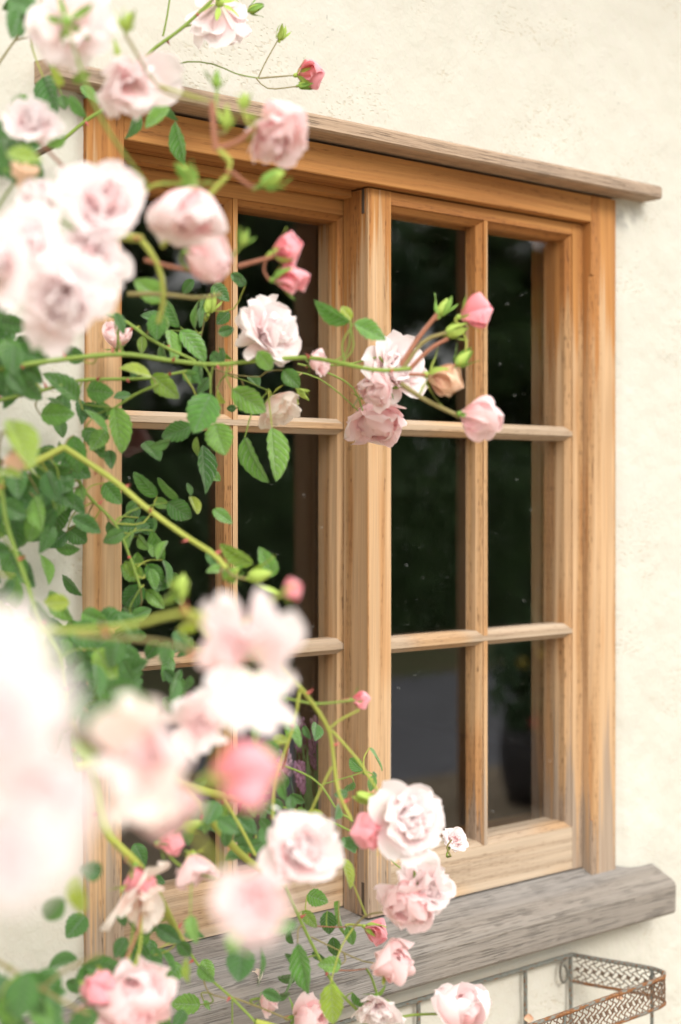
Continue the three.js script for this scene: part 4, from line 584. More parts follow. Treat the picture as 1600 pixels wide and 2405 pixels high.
const PETIOLES = [
 [-542,1969,144,-554,2016,134,1,-83,55], [-516,1954,139,-550,2017,138,15,-98,12], [-609,1666,192,-608,1635,195,-15,-81,57], [-557,1665,132,-545,1616,149,69,-35,63], [-507,1649,172,-504,1652,198,-88,46,11],
 [-501,1608,151,-506,1627,144,-79,61,-1], [-484,1620,139,-485,1631,142,35,-16,92], [-535,1590,124,-545,1616,149,62,1,78], [-468,1606,100,-450,1600,141,81,-49,31], [-488,1597,136,-492,1630,142,47,-66,58],
 [-467,1578,102,-450,1600,141,20,-76,62], [-515,1566,166,-533,1552,176,16,-98,-10], [-539,1505,146,-560,1537,173,-90,17,-40], [-533,1546,125,-540,1548,176,26,-77,59], [-505,1520,122,-475,1522,95,-24,-90,36],
 [-439,1513,98,-466,1503,102,33,-73,60], [-667,1521,300,-645,1518,253,20,-4,98], [-415,1637,168,-412,1626,171,-99,16,5], [-520,1495,98,-472,1516,97,-15,-88,44], [-475,1454,70,-458,1491,108,-79,-61,-9],
 [-473,1459,71,-458,1491,108,70,-62,35], [-461,1457,81,-452,1482,113,16,87,48], [-399,1459,104,-436,1455,126,-97,5,22], [-401,1403,128,-419,1403,140,-51,25,-82], [-403,1391,127,-415,1389,142,-28,-68,-68],
 [-415,1348,92,-415,1389,142,-97,-6,-24], [-425,1467,84,-445,1474,119,31,-95,0], [-387,1411,89,-421,1411,138,33,77,-55], [-544,1336,270,-596,1332,292,21,-73,65], [-478,1707,297,-504,1708,328,-82,54,-18],
 [-357,1702,137,-326,1698,137,-17,83,-53], [-357,1698,138,-327,1693,136,45,-78,44], [-367,1698,130,-327,1690,136,-22,-81,55], [-410,1711,172,-410,1687,147,7,-98,-17], [-332,1701,132,-326,1698,137,-21,92,35],
 [-396,1711,157,-410,1687,147,59,-78,-19], [-383,1693,92,-420,1695,139,-1,-100,-7], [-479,1704,194,-471,1657,200,35,-92,18], [-286,1667,143,-304,1649,154,-75,63,-20], [-307,1749,203,-323,1724,140,-86,49,13],
 [-366,1645,156,-372,1645,166,84,-39,36], [-342,1622,226,-346,1652,226,81,-52,28], [-383,1614,244,-377,1651,217,-44,-90,-2], [-357,1581,163,-372,1645,166,-76,-35,-55], [-363,1582,222,-365,1650,221,11,-92,38],
 [-296,1568,186,-262,1626,188,-1,-87,50], [-282,1579,223,-262,1626,188,1,-99,15], [-270,1607,130,-288,1640,167,-68,1,-73], [-342,1662,278,-305,1657,247,72,-69,2], [-260,1650,215,-270,1643,181,54,-72,42],
 [-258,1647,140,-284,1645,170,-12,-40,91], [-311,1630,149,-303,1646,155,-22,-56,80], [-259,1696,343,-268,1649,337,-79,38,-48], [-256,1694,346,-265,1648,342,87,-35,35], [-246,1700,329,-269,1651,323,-29,82,-49],
 [-379,1497,120,-439,1465,124,-67,69,-28], [-369,1490,128,-439,1465,124,79,-56,23], [-387,1471,89,-439,1465,124,55,-76,36], [-383,1456,117,-432,1445,129,38,-93,-4], [-387,1448,89,-432,1445,129,-4,-48,88],
 [-389,1415,112,-421,1411,138,63,-77,12], [-362,1419,108,-421,1411,138,-21,-74,64], [-389,1384,112,-415,1389,142,50,-71,50], [-409,1419,313,-447,1441,328,-99,-14,4], [-413,1352,119,-415,1389,142,64,41,65],
 [-340,1225,305,-352,1222,346,56,-7,83], [-121,1146,198,-134,1147,213,-18,49,-85], [-123,1144,222,-132,1148,214,-23,-97,-5], [-122,1139,223,-132,1148,214,38,71,-59], [-143,1136,206,-145,1142,204,-13,-77,-63],
 [-114,1175,203,-132,1148,214,48,-84,25], [-297,1169,262,-343,1145,225,-22,-75,62], [-309,1105,227,-327,1075,233,-41,-50,-76], [-317,1080,221,-321,1071,230,-99,-13,10], [-411,1235,376,-351,1227,347,94,-32,12],
 [-189,993,170,-203,965,209,32,-16,93], [-216,1065,276,-194,996,293,-10,-84,53], [-217,984,198,-232,980,212,24,-64,73], [-181,978,201,-194,964,216,0,-99,15], [-170,991,210,-182,964,226,19,-97,-16],
 [-270,969,258,-229,972,214,-15,-86,50], [-252,929,298,-206,981,283,-2,-99,14], [-205,931,259,-190,939,245,-97,16,-15], [-316,868,119,-330,897,159,-92,13,-36], [-398,963,157,-365,963,157,9,-61,79],
 [-493,1070,374,-462,1100,335,-18,-81,56], [-443,1014,223,-428,1022,225,62,-53,58], [-161,959,217,-176,964,231,12,-95,28], [-313,873,121,-330,897,159,46,-80,39], [-238,922,207,-215,936,225,-18,-96,-19],
 [-426,967,185,-396,986,198,-99,15,1], [-457,1013,186,-424,1017,221,26,2,97], [-709,1051,458,-706,1062,461,28,-52,81], [-732,1055,440,-720,1078,450,51,-86,7], [-707,1060,396,-727,1084,444,-67,-58,46],
 [-330,1147,236,-343,1145,225,37,-90,24], [-246,1119,226,-211,1103,177,0,-39,92], [-181,890,252,-188,884,247,58,-80,14], [-377,1254,339,-347,1243,350,3,-89,-46], [-393,1146,263,-398,1139,264,-14,-94,-32],
 [-366,1151,258,-369,1154,252,-56,-61,56], [-469,1186,330,-476,1201,298,-91,-36,18], [-497,1186,307,-488,1208,303,-55,71,-44], [-583,1375,495,-541,1361,544,25,45,85], [-562,1477,169,-594,1516,170,-31,-95,3],
 [-548,1484,184,-574,1528,171,-35,-78,-52], [-540,1505,86,-476,1525,94,19,-62,76], [-611,1528,184,-600,1511,173,-93,-31,-19], [-559,1475,131,-591,1519,169,12,-93,-35], [-615,1491,188,-620,1494,183,76,-50,43],
 [-598,1502,130,-591,1519,169,-5,-93,37], [-575,1497,189,-597,1514,172,-11,-80,59], [-597,1511,159,-594,1516,170,42,-56,71], [-495,1493,91,-469,1509,100,-9,-100,-3], [-547,1530,129,-557,1538,173,38,-5,92],
 [-565,1500,179,-579,1526,170,-25,-84,48], [-509,1507,119,-472,1516,97,-45,-87,22], [-599,1532,118,-591,1519,169,-69,45,-57], [-539,1516,176,-552,1541,174,-58,-81,-11], [-506,1531,121,-476,1525,94,-87,-40,28],
 [-563,1524,193,-567,1533,172,-6,-71,70], [-488,1499,94,-469,1509,100,38,-66,65], [-550,1503,121,-572,1530,171,1,-94,-35], [-533,1511,166,-552,1541,174,-67,-73,17], [-590,1512,165,-591,1519,169,-57,-17,-80],
 [-598,1413,190,-661,1409,197,14,-93,-34], [-611,1411,211,-661,1409,197,-54,-84,3], [-606,1438,198,-640,1477,193,-64,10,-76], [-601,1298,200,-662,1300,182,-34,-87,35], [-614,1274,184,-662,1274,178,9,-99,-10],
];
const BLOSSOMS = [
 [-659,1933,434,66,36,-66,84,1], [-575,1899,399,2,-50,87,76,9], [-665,1850,365,-42,31,85,57,0], [-304,2088,142,40,-61,-68,92,1], [-661,1751,497,-34,10,93,88,0],
 [-712,1663,520,-51,-31,80,92,0], [-737,1710,500,-76,0,65,72,0], [-677,1704,496,-34,0,94,71,0], [-691,1766,435,-64,44,63,50,0], [-778,1686,531,-94,0,33,65,0],
 [-576,1752,500,-25,-96,14,58,6], [-466,1844,485,-9,-72,69,52,2], [-514,1728,447,49,-28,82,52,8], [-387,1756,395,64,15,76,36,3], [-385,1728,396,64,10,76,36,3],
 [-298,1691,236,25,38,89,98,0], [-401,1698,64,-13,93,35,35,2], [-241,1602,192,28,-69,67,52,5], [-129,1654,268,2,25,97,90,0], [-107,1587,209,-15,-92,36,65,2],
 [-160,1624,269,-93,-36,2,39,2], [-149,1705,431,70,20,69,36,3], [-176,1712,409,32,91,25,25,4], [-165,1685,418,68,27,68,27,4], [-159,1654,423,49,70,52,25,4],
 [-176,1630,410,68,-28,68,43,7], [-154,1584,452,39,-23,89,51,8], [-713,1397,774,-79,38,48,36,8], [-595,1302,549,-52,22,83,34,2], [-841,1342,865,-44,11,89,33,2],
 [-828,1310,875,-19,-74,64,38,2], [-1023,1381,1103,-43,21,88,54,0], [-1067,1424,1157,-62,0,78,49,0], [-1058,1373,1139,-42,-31,85,46,0], [-1038,1441,1091,-51,31,80,33,0],
 [-794,1332,902,57,21,79,42,3], [-448,1155,500,-17,60,78,83,0], [-816,1272,949,-53,11,84,47,10], [-233,1138,415,-23,11,97,97,0], [-263,1126,391,-94,0,-34,43,3],
 [73,1021,161,-17,60,78,39,0], [-152,1035,352,-20,30,93,75,0], [-181,1018,355,-73,-60,34,55,2], [-180,948,330,-10,65,75,53,8], [-171,879,286,-48,-64,60,72,0],
 [-91,885,350,-5,99,15,67,6], [-213,851,214,31,0,95,50,2], [-504,1062,302,14,-83,54,63,5], [-508,1094,299,-9,-72,69,34,3], [-460,1098,337,-4,-89,46,41,2],
 [-484,1132,318,63,11,77,28,3], [-465,1150,333,67,31,67,22,4], [-564,1001,382,-21,68,70,63,2], [-591,1012,361,-71,68,16,40,3], [-601,984,352,-91,-39,10,29,3],
 [-188,2033,170,77,20,61,33,3], [-191,2018,167,70,16,69,20,4], [-214,2082,149,22,96,18,20,4], [-252,2108,144,72,41,57,21,4], [-594,1948,422,9,98,20,21,4],
 [-500,1907,433,-12,98,15,18,4], [-330,1729,159,2,99,14,26,4], [-560,1798,474,-77,62,18,28,4], [-520,1856,481,-5,98,21,21,4], [-486,1799,508,55,44,71,28,4],
 [-507,1873,491,15,98,12,17,4], [-432,1416,359,18,46,87,25,4], [-420,1415,394,50,23,84,29,4], [-479,1751,449,25,91,33,19,4], [-122,947,223,66,-36,66,31,3],
 [-251,1266,350,72,0,70,20,3], [-257,1158,371,-83,22,-52,26,4], [-254,873,181,50,-23,84,26,2], [-561,1419,640,49,33,81,19,3], [-237,1659,259,49,33,81,26,2],
 [-698,1533,403,-3,-91,41,20,7], [-671,1805,360,-35,-38,85,22,7], [-581,1414,496,-6,100,8,23,4], [-266,1215,236,-6,100,8,15,4], [-218,1624,197,48,-70,53,18,4],
];
const PEDUNCLES = [
 [0,-578,1791,435], [1,-531,1872,472], [2,-584,1775,430], [3,-328,2096,161], [4,-645,1730,472], [5,-699,1704,479], [6,-706,1700,474], [7,-673,1717,482],
 [8,-638,1731,466], [9,-717,1694,465], [10,-538,1776,467], [11,-499,1848,498], [12,-511,1723,399], [13,-402,1749,383], [14,-404,1748,382], [15,-315,1656,235],
 [16,-435,1706,127], [17,-262,1626,188], [18,-168,1631,237], [19,-156,1609,221], [20,-156,1668,272], [21,-163,1694,420], [22,-183,1702,404], [23,-177,1681,409],
 [24,-167,1646,416], [25,-192,1636,397], [26,-161,1588,421], [27,-663,1404,686], [28,-541,1361,544], [29,-836,1333,842], [30,-836,1333,842], [31,-1046,1392,1068],
 [32,-1057,1400,1114], [33,-1057,1400,1114], [34,-1050,1395,1086], [35,-836,1333,842], [36,-462,1100,335], [37,-836,1333,842], [38,-248,1167,378], [39,-248,1167,378],
 [40,22,1016,209], [41,-166,1001,315], [42,-166,1001,315], [43,-150,926,277], [44,-168,919,262], [45,-87,864,327], [46,-254,864,220], [47,-497,1100,282],
 [48,-504,1107,281], [49,-471,1106,328], [50,-490,1127,313], [51,-488,1125,314], [52,-508,1096,299], [53,-508,1096,299], [54,-508,1096,299], [55,-200,2030,160],
 [56,-200,2015,160], [57,-219,2072,146], [58,-259,2104,139], [59,-531,1872,472], [60,-531,1872,472], [61,-323,1716,139], [62,-535,1780,469], [63,-529,1845,473],
 [64,-480,1799,474], [65,-499,1848,498], [66,-443,1425,358], [67,-442,1421,364], [68,-502,1721,406], [69,-176,964,231], [70,-288,1270,371], [71,-248,1167,378],
 [72,-289,883,192], [73,-602,1378,607], [74,-217,1661,223], [75,-647,1535,252], [76,-707,1721,300], [77,-541,1361,544], [78,-230,1162,162], [79,-206,1651,181],
];
const LOOSE = [
 [[-710,1389,777,-43,90,10,-64,-38,67,58,26,0],[-710,1386,777,-91,39,-14,-10,13,99,44,36,1],[-691,1384,766,25,74,62,-90,-6,44,61,50,0],[-689,1382,768,38,6,92,-92,-8,38,41,40,0],[-707,1389,779,-9,78,62,-49,-58,65,37,26,1],[-710,1386,777,-95,-25,21,23,-7,97,27,26,1]],
 [[-668,1367,733,-72,-70,-6,-17,10,98,50,35,0],[-673,1366,743,-38,-90,19,-19,28,94,52,41,0],[-666,1365,735,-1,-88,47,-18,46,87,54,35,0],[-660,1365,727,25,-54,81,-62,55,56,42,35,0],[-659,1364,715,-95,-26,-18,-18,-4,98,45,25,0]],
 [[-595,1296,549,-79,61,-6,-41,-46,79,45,31,0],[-593,1298,550,-52,84,14,-28,-33,90,46,31,0],[-592,1298,552,15,66,74,-72,-44,54,41,25,0],[-596,1294,548,-76,-62,16,3,22,97,33,33,0],[-592,1294,552,-7,-69,72,-45,67,59,33,29,0]],
 [[-841,1337,865,-49,87,5,-31,-22,93,59,34,2],[-834,1338,857,-20,94,29,-52,-35,78,58,28,2],[-833,1335,858,24,65,72,-91,-12,41,48,37,0],[-839,1335,866,24,-42,87,-88,29,39,38,34,2],[-841,1335,865,-29,-88,38,-64,47,61,42,36,2],[-848,1339,872,-95,-28,10,-8,55,83,30,30,0],[-838,1337,867,1,-81,58,-49,51,71,44,25,2]],
 [[-449,1165,499,-84,52,-14,14,46,88,48,36,0],[-448,1167,500,25,51,82,-67,-52,53,41,25,1],[-445,1159,503,44,29,85,-89,23,39,52,36,0],[-449,1157,499,-99,-8,-11,-13,29,95,38,41,1],[-448,1153,500,-44,-84,32,-71,55,45,38,50,1]],
 [[-154,1037,351,-13,93,34,-84,-29,46,57,28,0],[-152,1035,352,31,51,81,-91,-10,41,45,33,0]],
 [[-298,1686,236,-69,72,-9,-41,-29,87,55,39,0],[-298,1686,236,-94,27,-20,-30,-41,86,47,44,0],[-297,1681,236,-64,-76,2,-27,25,93,48,33,0]],
 [[-575,1901,399,-85,53,5,-42,-73,53,35,32,0],[-575,1901,399,30,28,91,-85,-37,39,38,36,0],[-574,1897,400,14,-78,61,-27,56,78,52,36,0],[-575,1897,399,-63,-76,14,-57,58,58,40,36,1]],
 [[-660,1928,433,12,-74,66,-97,5,24,45,30,0],[-662,1928,432,-8,-85,52,-83,35,44,44,21,0],[-660,1930,433,47,-9,88,-83,-40,40,50,34,0],[-662,1932,432,-93,-34,-14,-18,9,98,42,30,0]],
];

const rose = thing('climbing_rose', 'climbing rose with pale pink double blooms, buds and glossy green leaves', 'rose bush');
const mm = (a, i = 0) => V(a[i] / 1000, a[i + 1] / 1000, a[i + 2] / 1000), unit = (a, i) => V(a[i] / 100, a[i + 1] / 100, a[i + 2] / 100).normalize();
function basis(y, hint) { const z = hint.clone().addScaledVector(y, -hint.dot(y)); if (z.lengthSq() < 1e-6) z.set(y.y, y.z, y.x).addScaledVector(y, -(y.y * y.x + y.z * y.y + y.x * y.z)); z.normalize(); return new THREE.Matrix4().makeBasis(y.clone().cross(z), y, z); }
const thornGeo = (() => { const g = new THREE.ConeGeometry(0.0022, 0.009, 6, 3); g.translate(0, 0.0045, 0); const p = g.attributes.position; for (let i = 0; i < p.count; i++) { const y = p.getY(i) / 0.009; p.setX(i, p.getX(i) + 0.0022 * y * y); } g.computeVertexNormals(); return g; })();
CANES.forEach(([t, r0, r1, pts]) => {
  const P = pts.map((p) => mm(p)), A = r0 / 10000, B = r1 / 10000, len = P.reduce((s, p, i) => s + (i ? p.distanceTo(P[i - 1]) : 0), 0), segs = Math.max(6, Math.min(40, Math.round(len / 0.015)));
  const c = part('cane', tube(P, A, B, segs), stemMats[t], rose);
  if (A > 0.0016 && len > 0.1 && t !== 3) {
    const curve = new THREE.CatmullRomCurve3(P, false, 'centripetal');
    for (let s = R(0.02, 0.06); s < Math.min(len, 0.8); s += R(0.035, 0.08)) {
      const k = s / len; if (k > 1) break;
      const p = curve.getPointAt(k), tan = curve.getTangentAt(k), out = V(R(-1, 1), R(-1, 1), R(-0.4, 1)).addScaledVector(tan, -0.3); out.addScaledVector(tan, -out.dot(tan)).normalize();
      const th = part('thorn', thornGeo, thornMat, c); th.applyMatrix4(basis(out, tan)); th.position.copy(p).addScaledVector(out, mix(A, B, k) * 0.8);
    }
  }
});
PETIOLES.forEach((a) => {
  const b = mm(a), c = mm(a, 3), d = unit(a, 6), len = b.distanceTo(c), q = b.clone().addScaledVector(d, -0.4 * len), m = q.clone().lerp(c, 0.5).add(V(0, -0.08 * len, 0));
  part('petiole', tube([c, m, b], 0.0011, 0.0008, 6, 5), stemMats[Math.abs(a[0]) % 5 === 0 ? 4 : 1 + (a[1] % 2)], rose);
});
// leaflet of unit length along +y, face towards +z: folded along the midrib, tip drooping, edge finely toothed
function leaflet(seed, wide, fold, droop, wave) {
  const r = mulberry(seed), nv = 12, nu = 6, pos = [], uv = [], idx = [], ph = r() * 6;
  for (let j = 0; j <= nv; j++) {
    const t = j / nv, w = 0.5 * wide * Math.pow(Math.sin(Math.PI * Math.pow(clamp(t, 0.0, 1), 0.86)), 0.72) * (1 - 0.12 * t) + (j === 0 || j === nv ? 0 : 0.004);
    for (let i = 0; i <= nu; i++) {
      const s = (i / nu) * 2 - 1, edge = Math.abs(s) > 0.99 ? 1 + 0.055 * (j % 2 ? 1 : -1) : 1, x = s * w * edge;
      const z = fold * Math.abs(s) * w - 0.9 * fold * s * s * w * 0.6 - droop * t * t + wave * Math.sin(t * 7 + ph + s * 1.4) * Math.abs(s);
      pos.push(x, t * (1 - 0.15 * droop), z); uv.push(0.5 + s * 0.5, t);
    }
  }
  const W = nu + 1;
  for (let j = 0; j < nv; j++) for (let i = 0; i < nu; i++) { const a = j * W + i; idx.push(a, a + 1, a + W, a + 1, a + W + 1, a + W); }
  const g = new THREE.BufferGeometry(); g.setAttribute('position', new THREE.Float32BufferAttribute(pos, 3)); g.setAttribute('uv', new THREE.Float32BufferAttribute(uv, 2)); g.setIndex(idx); g.computeVertexNormals(); return g;
}
const leafGeos = []; for (let i = 0; i < 8; i++) leafGeos.push(leaflet(900 + i, 1, R(0.25, 0.6), R(0.0, 0.22), R(0.01, 0.04)));
const deep = [];
LEAVES.forEach((a, i) => {
  const d = unit(a, 3), n = unit(a, 6);
  if (i >= 290) { const s = new THREE.Matrix4().makeScale(a[10] / 1000, a[9] / 1000, a[9] / 1000); deep.push(leafGeos[(i * 5 + a[9]) % 8].clone().applyMatrix4(basis(d, n).multiply(s).setPosition(mm(a)))); return; }
  const m = part('leaf', leafGeos[(i * 5 + a[9]) % 8], leafMats[a[11]][(i * 7) % 3], rose);
  m.applyMatrix4(basis(d, n)); m.scale.set(a[10] / 1000, a[9] / 1000, a[9] / 1000); m.position.copy(mm(a));
});
part('foliage', mergeGeometries(deep), leafMats[0][1], rose).userData.kind = 'stuff';      // the small leaves deep in the bush
// petal of unit length: base at the origin, leaning out towards +z as it rises along +y
const WARM = [[0.97, 0.735, 0.74], [0.975, 0.875, 0.87]], LIGHT = [[0.97, 0.80, 0.80], [0.975, 0.905, 0.905]];
function petal(seed, wide, lean0, lean1, cup, ruffle, notch, pal = WARM) {
  const r = mulberry(seed), nv = 9, nu = 8, pos = [], col = [], idx = [], ph = r() * 6, ph2 = r() * 6, sk = (r() - 0.5) * 0.3;
  let y = 0, z = 0;
  for (let j = 0; j <= nv; j++) {
    const t = j / nv, th = mix(lean0, lean1, Math.pow(t, 1.7));
    if (j) { y += Math.cos(th) / nv; z += Math.sin(th) / nv; }
    const w = 0.5 * wide * (0.2 + 0.8 * Math.pow(Math.sin(Math.PI * (0.5 * Math.min(1, t / 0.62))), 0.9)) * (t > 0.62 ? Math.sqrt(1 - Math.pow((t - 0.62) / 0.40, 2.4) * 0.93) : 1);
    for (let i = 0; i <= nu; i++) {
      const s = (i / nu) * 2 - 1, k = cup * s * s * (0.4 + 0.6 * t) * wide * 0.5, ru = ruffle * t * t * (Math.sin(s * 4.5 + ph) + 0.6 * Math.sin(s * 9 + ph2)) + ruffle * 1.6 * t * t * t * Math.abs(s) * Math.sin(ph2);
      const nt = -notch * Math.exp(-s * s * 18) * t * t * t + 0.03 * Math.sin(s * 6 + ph2) * t * t;
      pos.push(s * w + sk * t * t * 0.2, y + nt * Math.cos(th) + (k * 0.55 + ru) * Math.sin(th) * 1, z + nt * Math.sin(th) - (k + ru) * Math.cos(th) * 0.9);
      const base = 1 - step(0, 0.3, t), rim = step(0.55, 1, t + 0.15 * Math.abs(s) + 0.12 * noise(i * 0.7, j * 0.6, seed)), vein = 0.04 * (noise(s * 14 + 20, t * 2, seed) - 0.5);
      const c = mix3(mix3(pal[0], pal[1], rim), [0.90, 0.86, 0.70], base * 0.6);
      col.push(c[0] + vein, c[1] + vein, c[2] + vein);
    }
  }
  const W = nu + 1;
  for (let j = 0; j < nv; j++) for (let i = 0; i < nu; i++) { const a = j * W + i; idx.push(a, a + 1, a + W, a + 1, a + W + 1, a + W); }
  const g = new THREE.BufferGeometry(); g.setAttribute('position', new THREE.Float32BufferAttribute(pos, 3)); g.setAttribute('color', new THREE.Float32BufferAttribute(col, 3)); g.setIndex(idx); g.computeVertexNormals(); return g;
}
const pets = {
  outer: [0, 1, 2, 3].map((i) => petal(700 + i, R(0.95, 1.15), 0.35, R(1.0, 1.8), 0.3, 0.07, R(0, 0.12), LIGHT)),
  mid: [0, 1, 2, 3].map((i) => petal(720 + i, R(0.95, 1.1), 0.3, R(0.5, 1.25), 0.45, 0.075, R(0, 0.12), LIGHT)),
  inner: [0, 1, 2, 3].map((i) => petal(740 + i, R(0.85, 1.0), 0.25, R(-0.2, 0.6), 0.6, 0.085, R(0, 0.15))),
  cupped: [0, 1, 2].map((i) => petal(760 + i, R(1.05, 1.25), 0.75, R(-0.5, 0.0), 0.75, 0.02, 0.02)),
  wrap: [0, 1, 2].map((i) => petal(780 + i, R(0.95, 1.05), 0.62, R(-0.75, -0.6), 0.95, 0.008, -0.06)),
  limp: [0, 1, 2].map((i) => petal(800 + i, R(0.95, 1.2), 0.5, R(0.2, 1.7), 0.35, 0.09, 0.05, LIGHT)),
  broad: [0, 1, 2].map((i) => petal(820 + i, 1, 0.1, R(0.5, 1.1), 0.35, 0.05, R(-0.05, 0.1), LIGHT)),
};
const sepalGeo = [0, 1].map((i) => { const g = leaflet(850 + i, 0.28, 0.5, i ? -0.25 : 0.35, 0.03); return g; });
const hipGeo = new THREE.LatheGeometry([[0, 0], [0.10, 0.02], [0.17, 0.12], [0.19, 0.25], [0.15, 0.36], [0.0, 0.38]].map(([x, y]) => new THREE.Vector2(x, y)), 10);
const budGeo = new THREE.LatheGeometry([[0, 0], [0.2, 0.06], [0.33, 0.22], [0.35, 0.42], [0.25, 0.68], [0.12, 0.88], [0.02, 1]].map(([x, y]) => new THREE.Vector2(x, y)), 12);
const stamenGeo = (() => { const r = mulberry(77), gs = []; for (let i = 0; i < 26; i++) { const a = r() * 6.28, k = 0.05 + 0.3 * r(), g = tube([V(0, 0, 0), V(Math.cos(a) * k * 0.6, 0.25, Math.sin(a) * k * 0.6), V(Math.cos(a) * k, 0.4 + 0.1 * r(), Math.sin(a) * k)], 0.012, 0.026, 3, 4); gs.push(g); } return mergeGeometries(gs); })();
function place(m, matrix, x, y, z, s) { m.applyMatrix4(matrix); m.scale.multiplyScalar(s); m.position.set(x, y, z); }
function ring(parent, geos, mat, n, len, open, r0, y, twist, jit, rand) {
  for (let i = 0; i < n; i++) {
    const a = twist + (i / n) * Math.PI * 2 + (rand() - 0.5) * jit, o = open + (rand() - 0.5) * jit * 0.95, l = len * (0.8 + 0.36 * rand());
    const m = part('petal', geos[Math.floor(rand() * geos.length)], mat, parent);
    m.rotation.set(o, a, (rand() - 0.5) * 0.7 * jit, 'YXZ'); m.scale.set(l * (0.78 + 0.4 * rand()), l, l); m.position.set(Math.sin(a) * r0, y, Math.cos(a) * r0);
  }
}
function sepals(parent, s, open, y, mat, rand, rad = 0.12) {
  for (let i = 0; i < 5; i++) {
    const a = (i / 5) * Math.PI * 2 + rand() * 0.3, m = part('sepal', sepalGeo[i % 2], mat, parent);
    m.rotation.set(open + (rand() - 0.5) * 0.4, a, 0, 'YXZ'); m.scale.setScalar(s * (0.85 + 0.3 * rand())); m.position.set(Math.sin(a) * rad * s, y, Math.cos(a) * rad * s);
  }
}
const names = ['blossom', 'blossom', 'half_open_blossom', 'bud', 'bud', 'withered_blossom', 'half_open_blossom', 'withered_bud', 'half_open_blossom', 'spent_blossom', 'blossom'];
const anchors = [];
BLOSSOMS.forEach((a, i) => {
  const rand = mulberry(3000 + i * 17), p = mm(a), ax = unit(a, 3), D = a[6] / 1000, type = a[7], r = D / 2;
  const g = group(names[type], rose), hint = V(rand() - 0.5, rand() - 0.5, rand() - 0.5);
  g.applyMatrix4(basis(ax, hint)); g.position.copy(p);
  const green = sepalMats[i % 2]; let down = 0.33 * D;
  if (type === 0 || type === 1 || type === 10) {
    const y = -0.33 * r, m0 = type === 10 ? petalMats.pink : petalMats.blush, pinker = i % 3 === 1 ? petalMats.pink : m0;
    ring(g, pets.outer, m0, 6, r * 1.02, type === 1 ? 0.35 : 0.28, 0.1 * r, y, rand() * 6, 0.7, rand);
    ring(g, pets.outer, m0, 6, r * 0.95, type === 1 ? 0.18 : 0.05, 0.08 * r, y + 0.02 * r, rand() * 6, 0.7, rand);
    ring(g, pets.mid, m0, 6, r * 0.86, 0.06, 0.07 * r, y + 0.04 * r, rand() * 6, 0.7, rand);
    ring(g, pets.mid, pinker, 5, r * 0.76, -0.16, 0.06 * r, y + 0.05 * r, rand() * 6, 0.8, rand);
    ring(g, pets.inner, pinker, 5, r * 0.68, 0.02, 0.05 * r, y + 0.06 * r, rand() * 6, 0.9, rand);
    ring(g, pets.inner, pinker, 5, r * 0.58, -0.2, 0.03 * r, y + 0.06 * r, rand() * 6, 1.0, rand);
    ring(g, pets.wrap, pinker, 4, r * 0.6, -0.05, 0.03 * r, y + 0.08 * r, rand() * 6, 0.9, rand);
    const hip = part('hip', hipGeo, green, g); hip.scale.setScalar(r * 0.62); hip.position.y = y - 0.2 * r; sepals(g, r * 0.55, 1.5, y - 0.02 * r, green, rand, 0.2); down = -(y - 0.2 * r);
  } else if (type === 2 || type === 8 || type === 6) {
    const y = -0.55 * D, m0 = type === 6 ? petalMats.blush : petalMats.pink;
    ring(g, pets.cupped, m0, type === 8 ? 5 : 4, D * 0.9, type === 8 ? -0.12 : 0.15, 0.03 * D, y, rand() * 6, type === 8 ? 0.35 : 0.7, rand);
    if (type === 2) ring(g, pets.limp, m0, 3, D * 0.85, 0.05, 0.03 * D, y, rand() * 6, 0.9, rand);
    if (type !== 8) ring(g, type === 6 ? pets.mid : pets.outer, m0, type === 6 ? 3 : 4, D * 0.8, type === 6 ? 0.1 : 0.0, 0.03 * D, y, rand() * 6, 0.6, rand);
    ring(g, pets.cupped, petalMats.pink, 4, D * 0.78, -0.18, 0.02 * D, y + 0.02 * D, rand() * 6, 0.4, rand);
    ring(g, pets.wrap, petalMats.pink, 3, D * 0.74, -0.15, 0.01 * D, y + 0.02 * D, rand() * 6, 0.3, rand);
    const hip = part('hip', hipGeo, green, g); hip.scale.setScalar(D * 0.36); hip.position.y = y - 0.1 * D; sepals(g, D * 0.42, type === 8 ? 0.9 : 1.9, y + 0.02 * D, green, rand); down = -(y - 0.1 * D);
  } else if (type === 9) {                                         // spent bloom, half its petals fallen
    const y = -0.3 * D; ring(g, pets.mid, petalMats.blush, 4, D * 0.72, 0.35, 0.03 * D, y, rand() * 6, 1.0, rand); ring(g, pets.limp, petalMats.blush, 4, D * 0.62, 0.1, 0.03 * D, y, rand() * 6, 1.1, rand);
    ring(g, pets.inner, petalMats.pink, 4, D * 0.42, 0.05, 0.02 * D, y, rand() * 6, 0.9, rand); ring(g, pets.wrap, petalMats.pink, 3, D * 0.4, -0.1, 0.02 * D, y, rand() * 6, 0.5, rand);
    const hip = part('hip', hipGeo, green, g); hip.scale.setScalar(D * 0.3); hip.position.y = y - 0.1 * D; sepals(g, D * 0.35, 1.6, y, green, rand); down = -(y - 0.1 * D);
  } else if (type === 5) {
    const y = -0.5 * D; ring(g, pets.limp, petalMats.cream, 7, D * 0.75, 0.1, 0.04 * D, y, rand() * 6, 1.0, rand);
    const st = part('stamens', stamenGeo, stamenMat, g); st.scale.setScalar(D * 0.5); st.position.y = y;
    const hip = part('hip', hipGeo, green, g); hip.scale.setScalar(D * 0.3); hip.position.y = y - 0.1 * D; sepals(g, D * 0.4, 1.6, y, green, rand); down = -(y - 0.1 * D);
  } else {
    const y = -0.42 * D, m0 = type === 4 ? sepalMats[1] : type === 7 ? petalMats.faded : petalMats.bud;
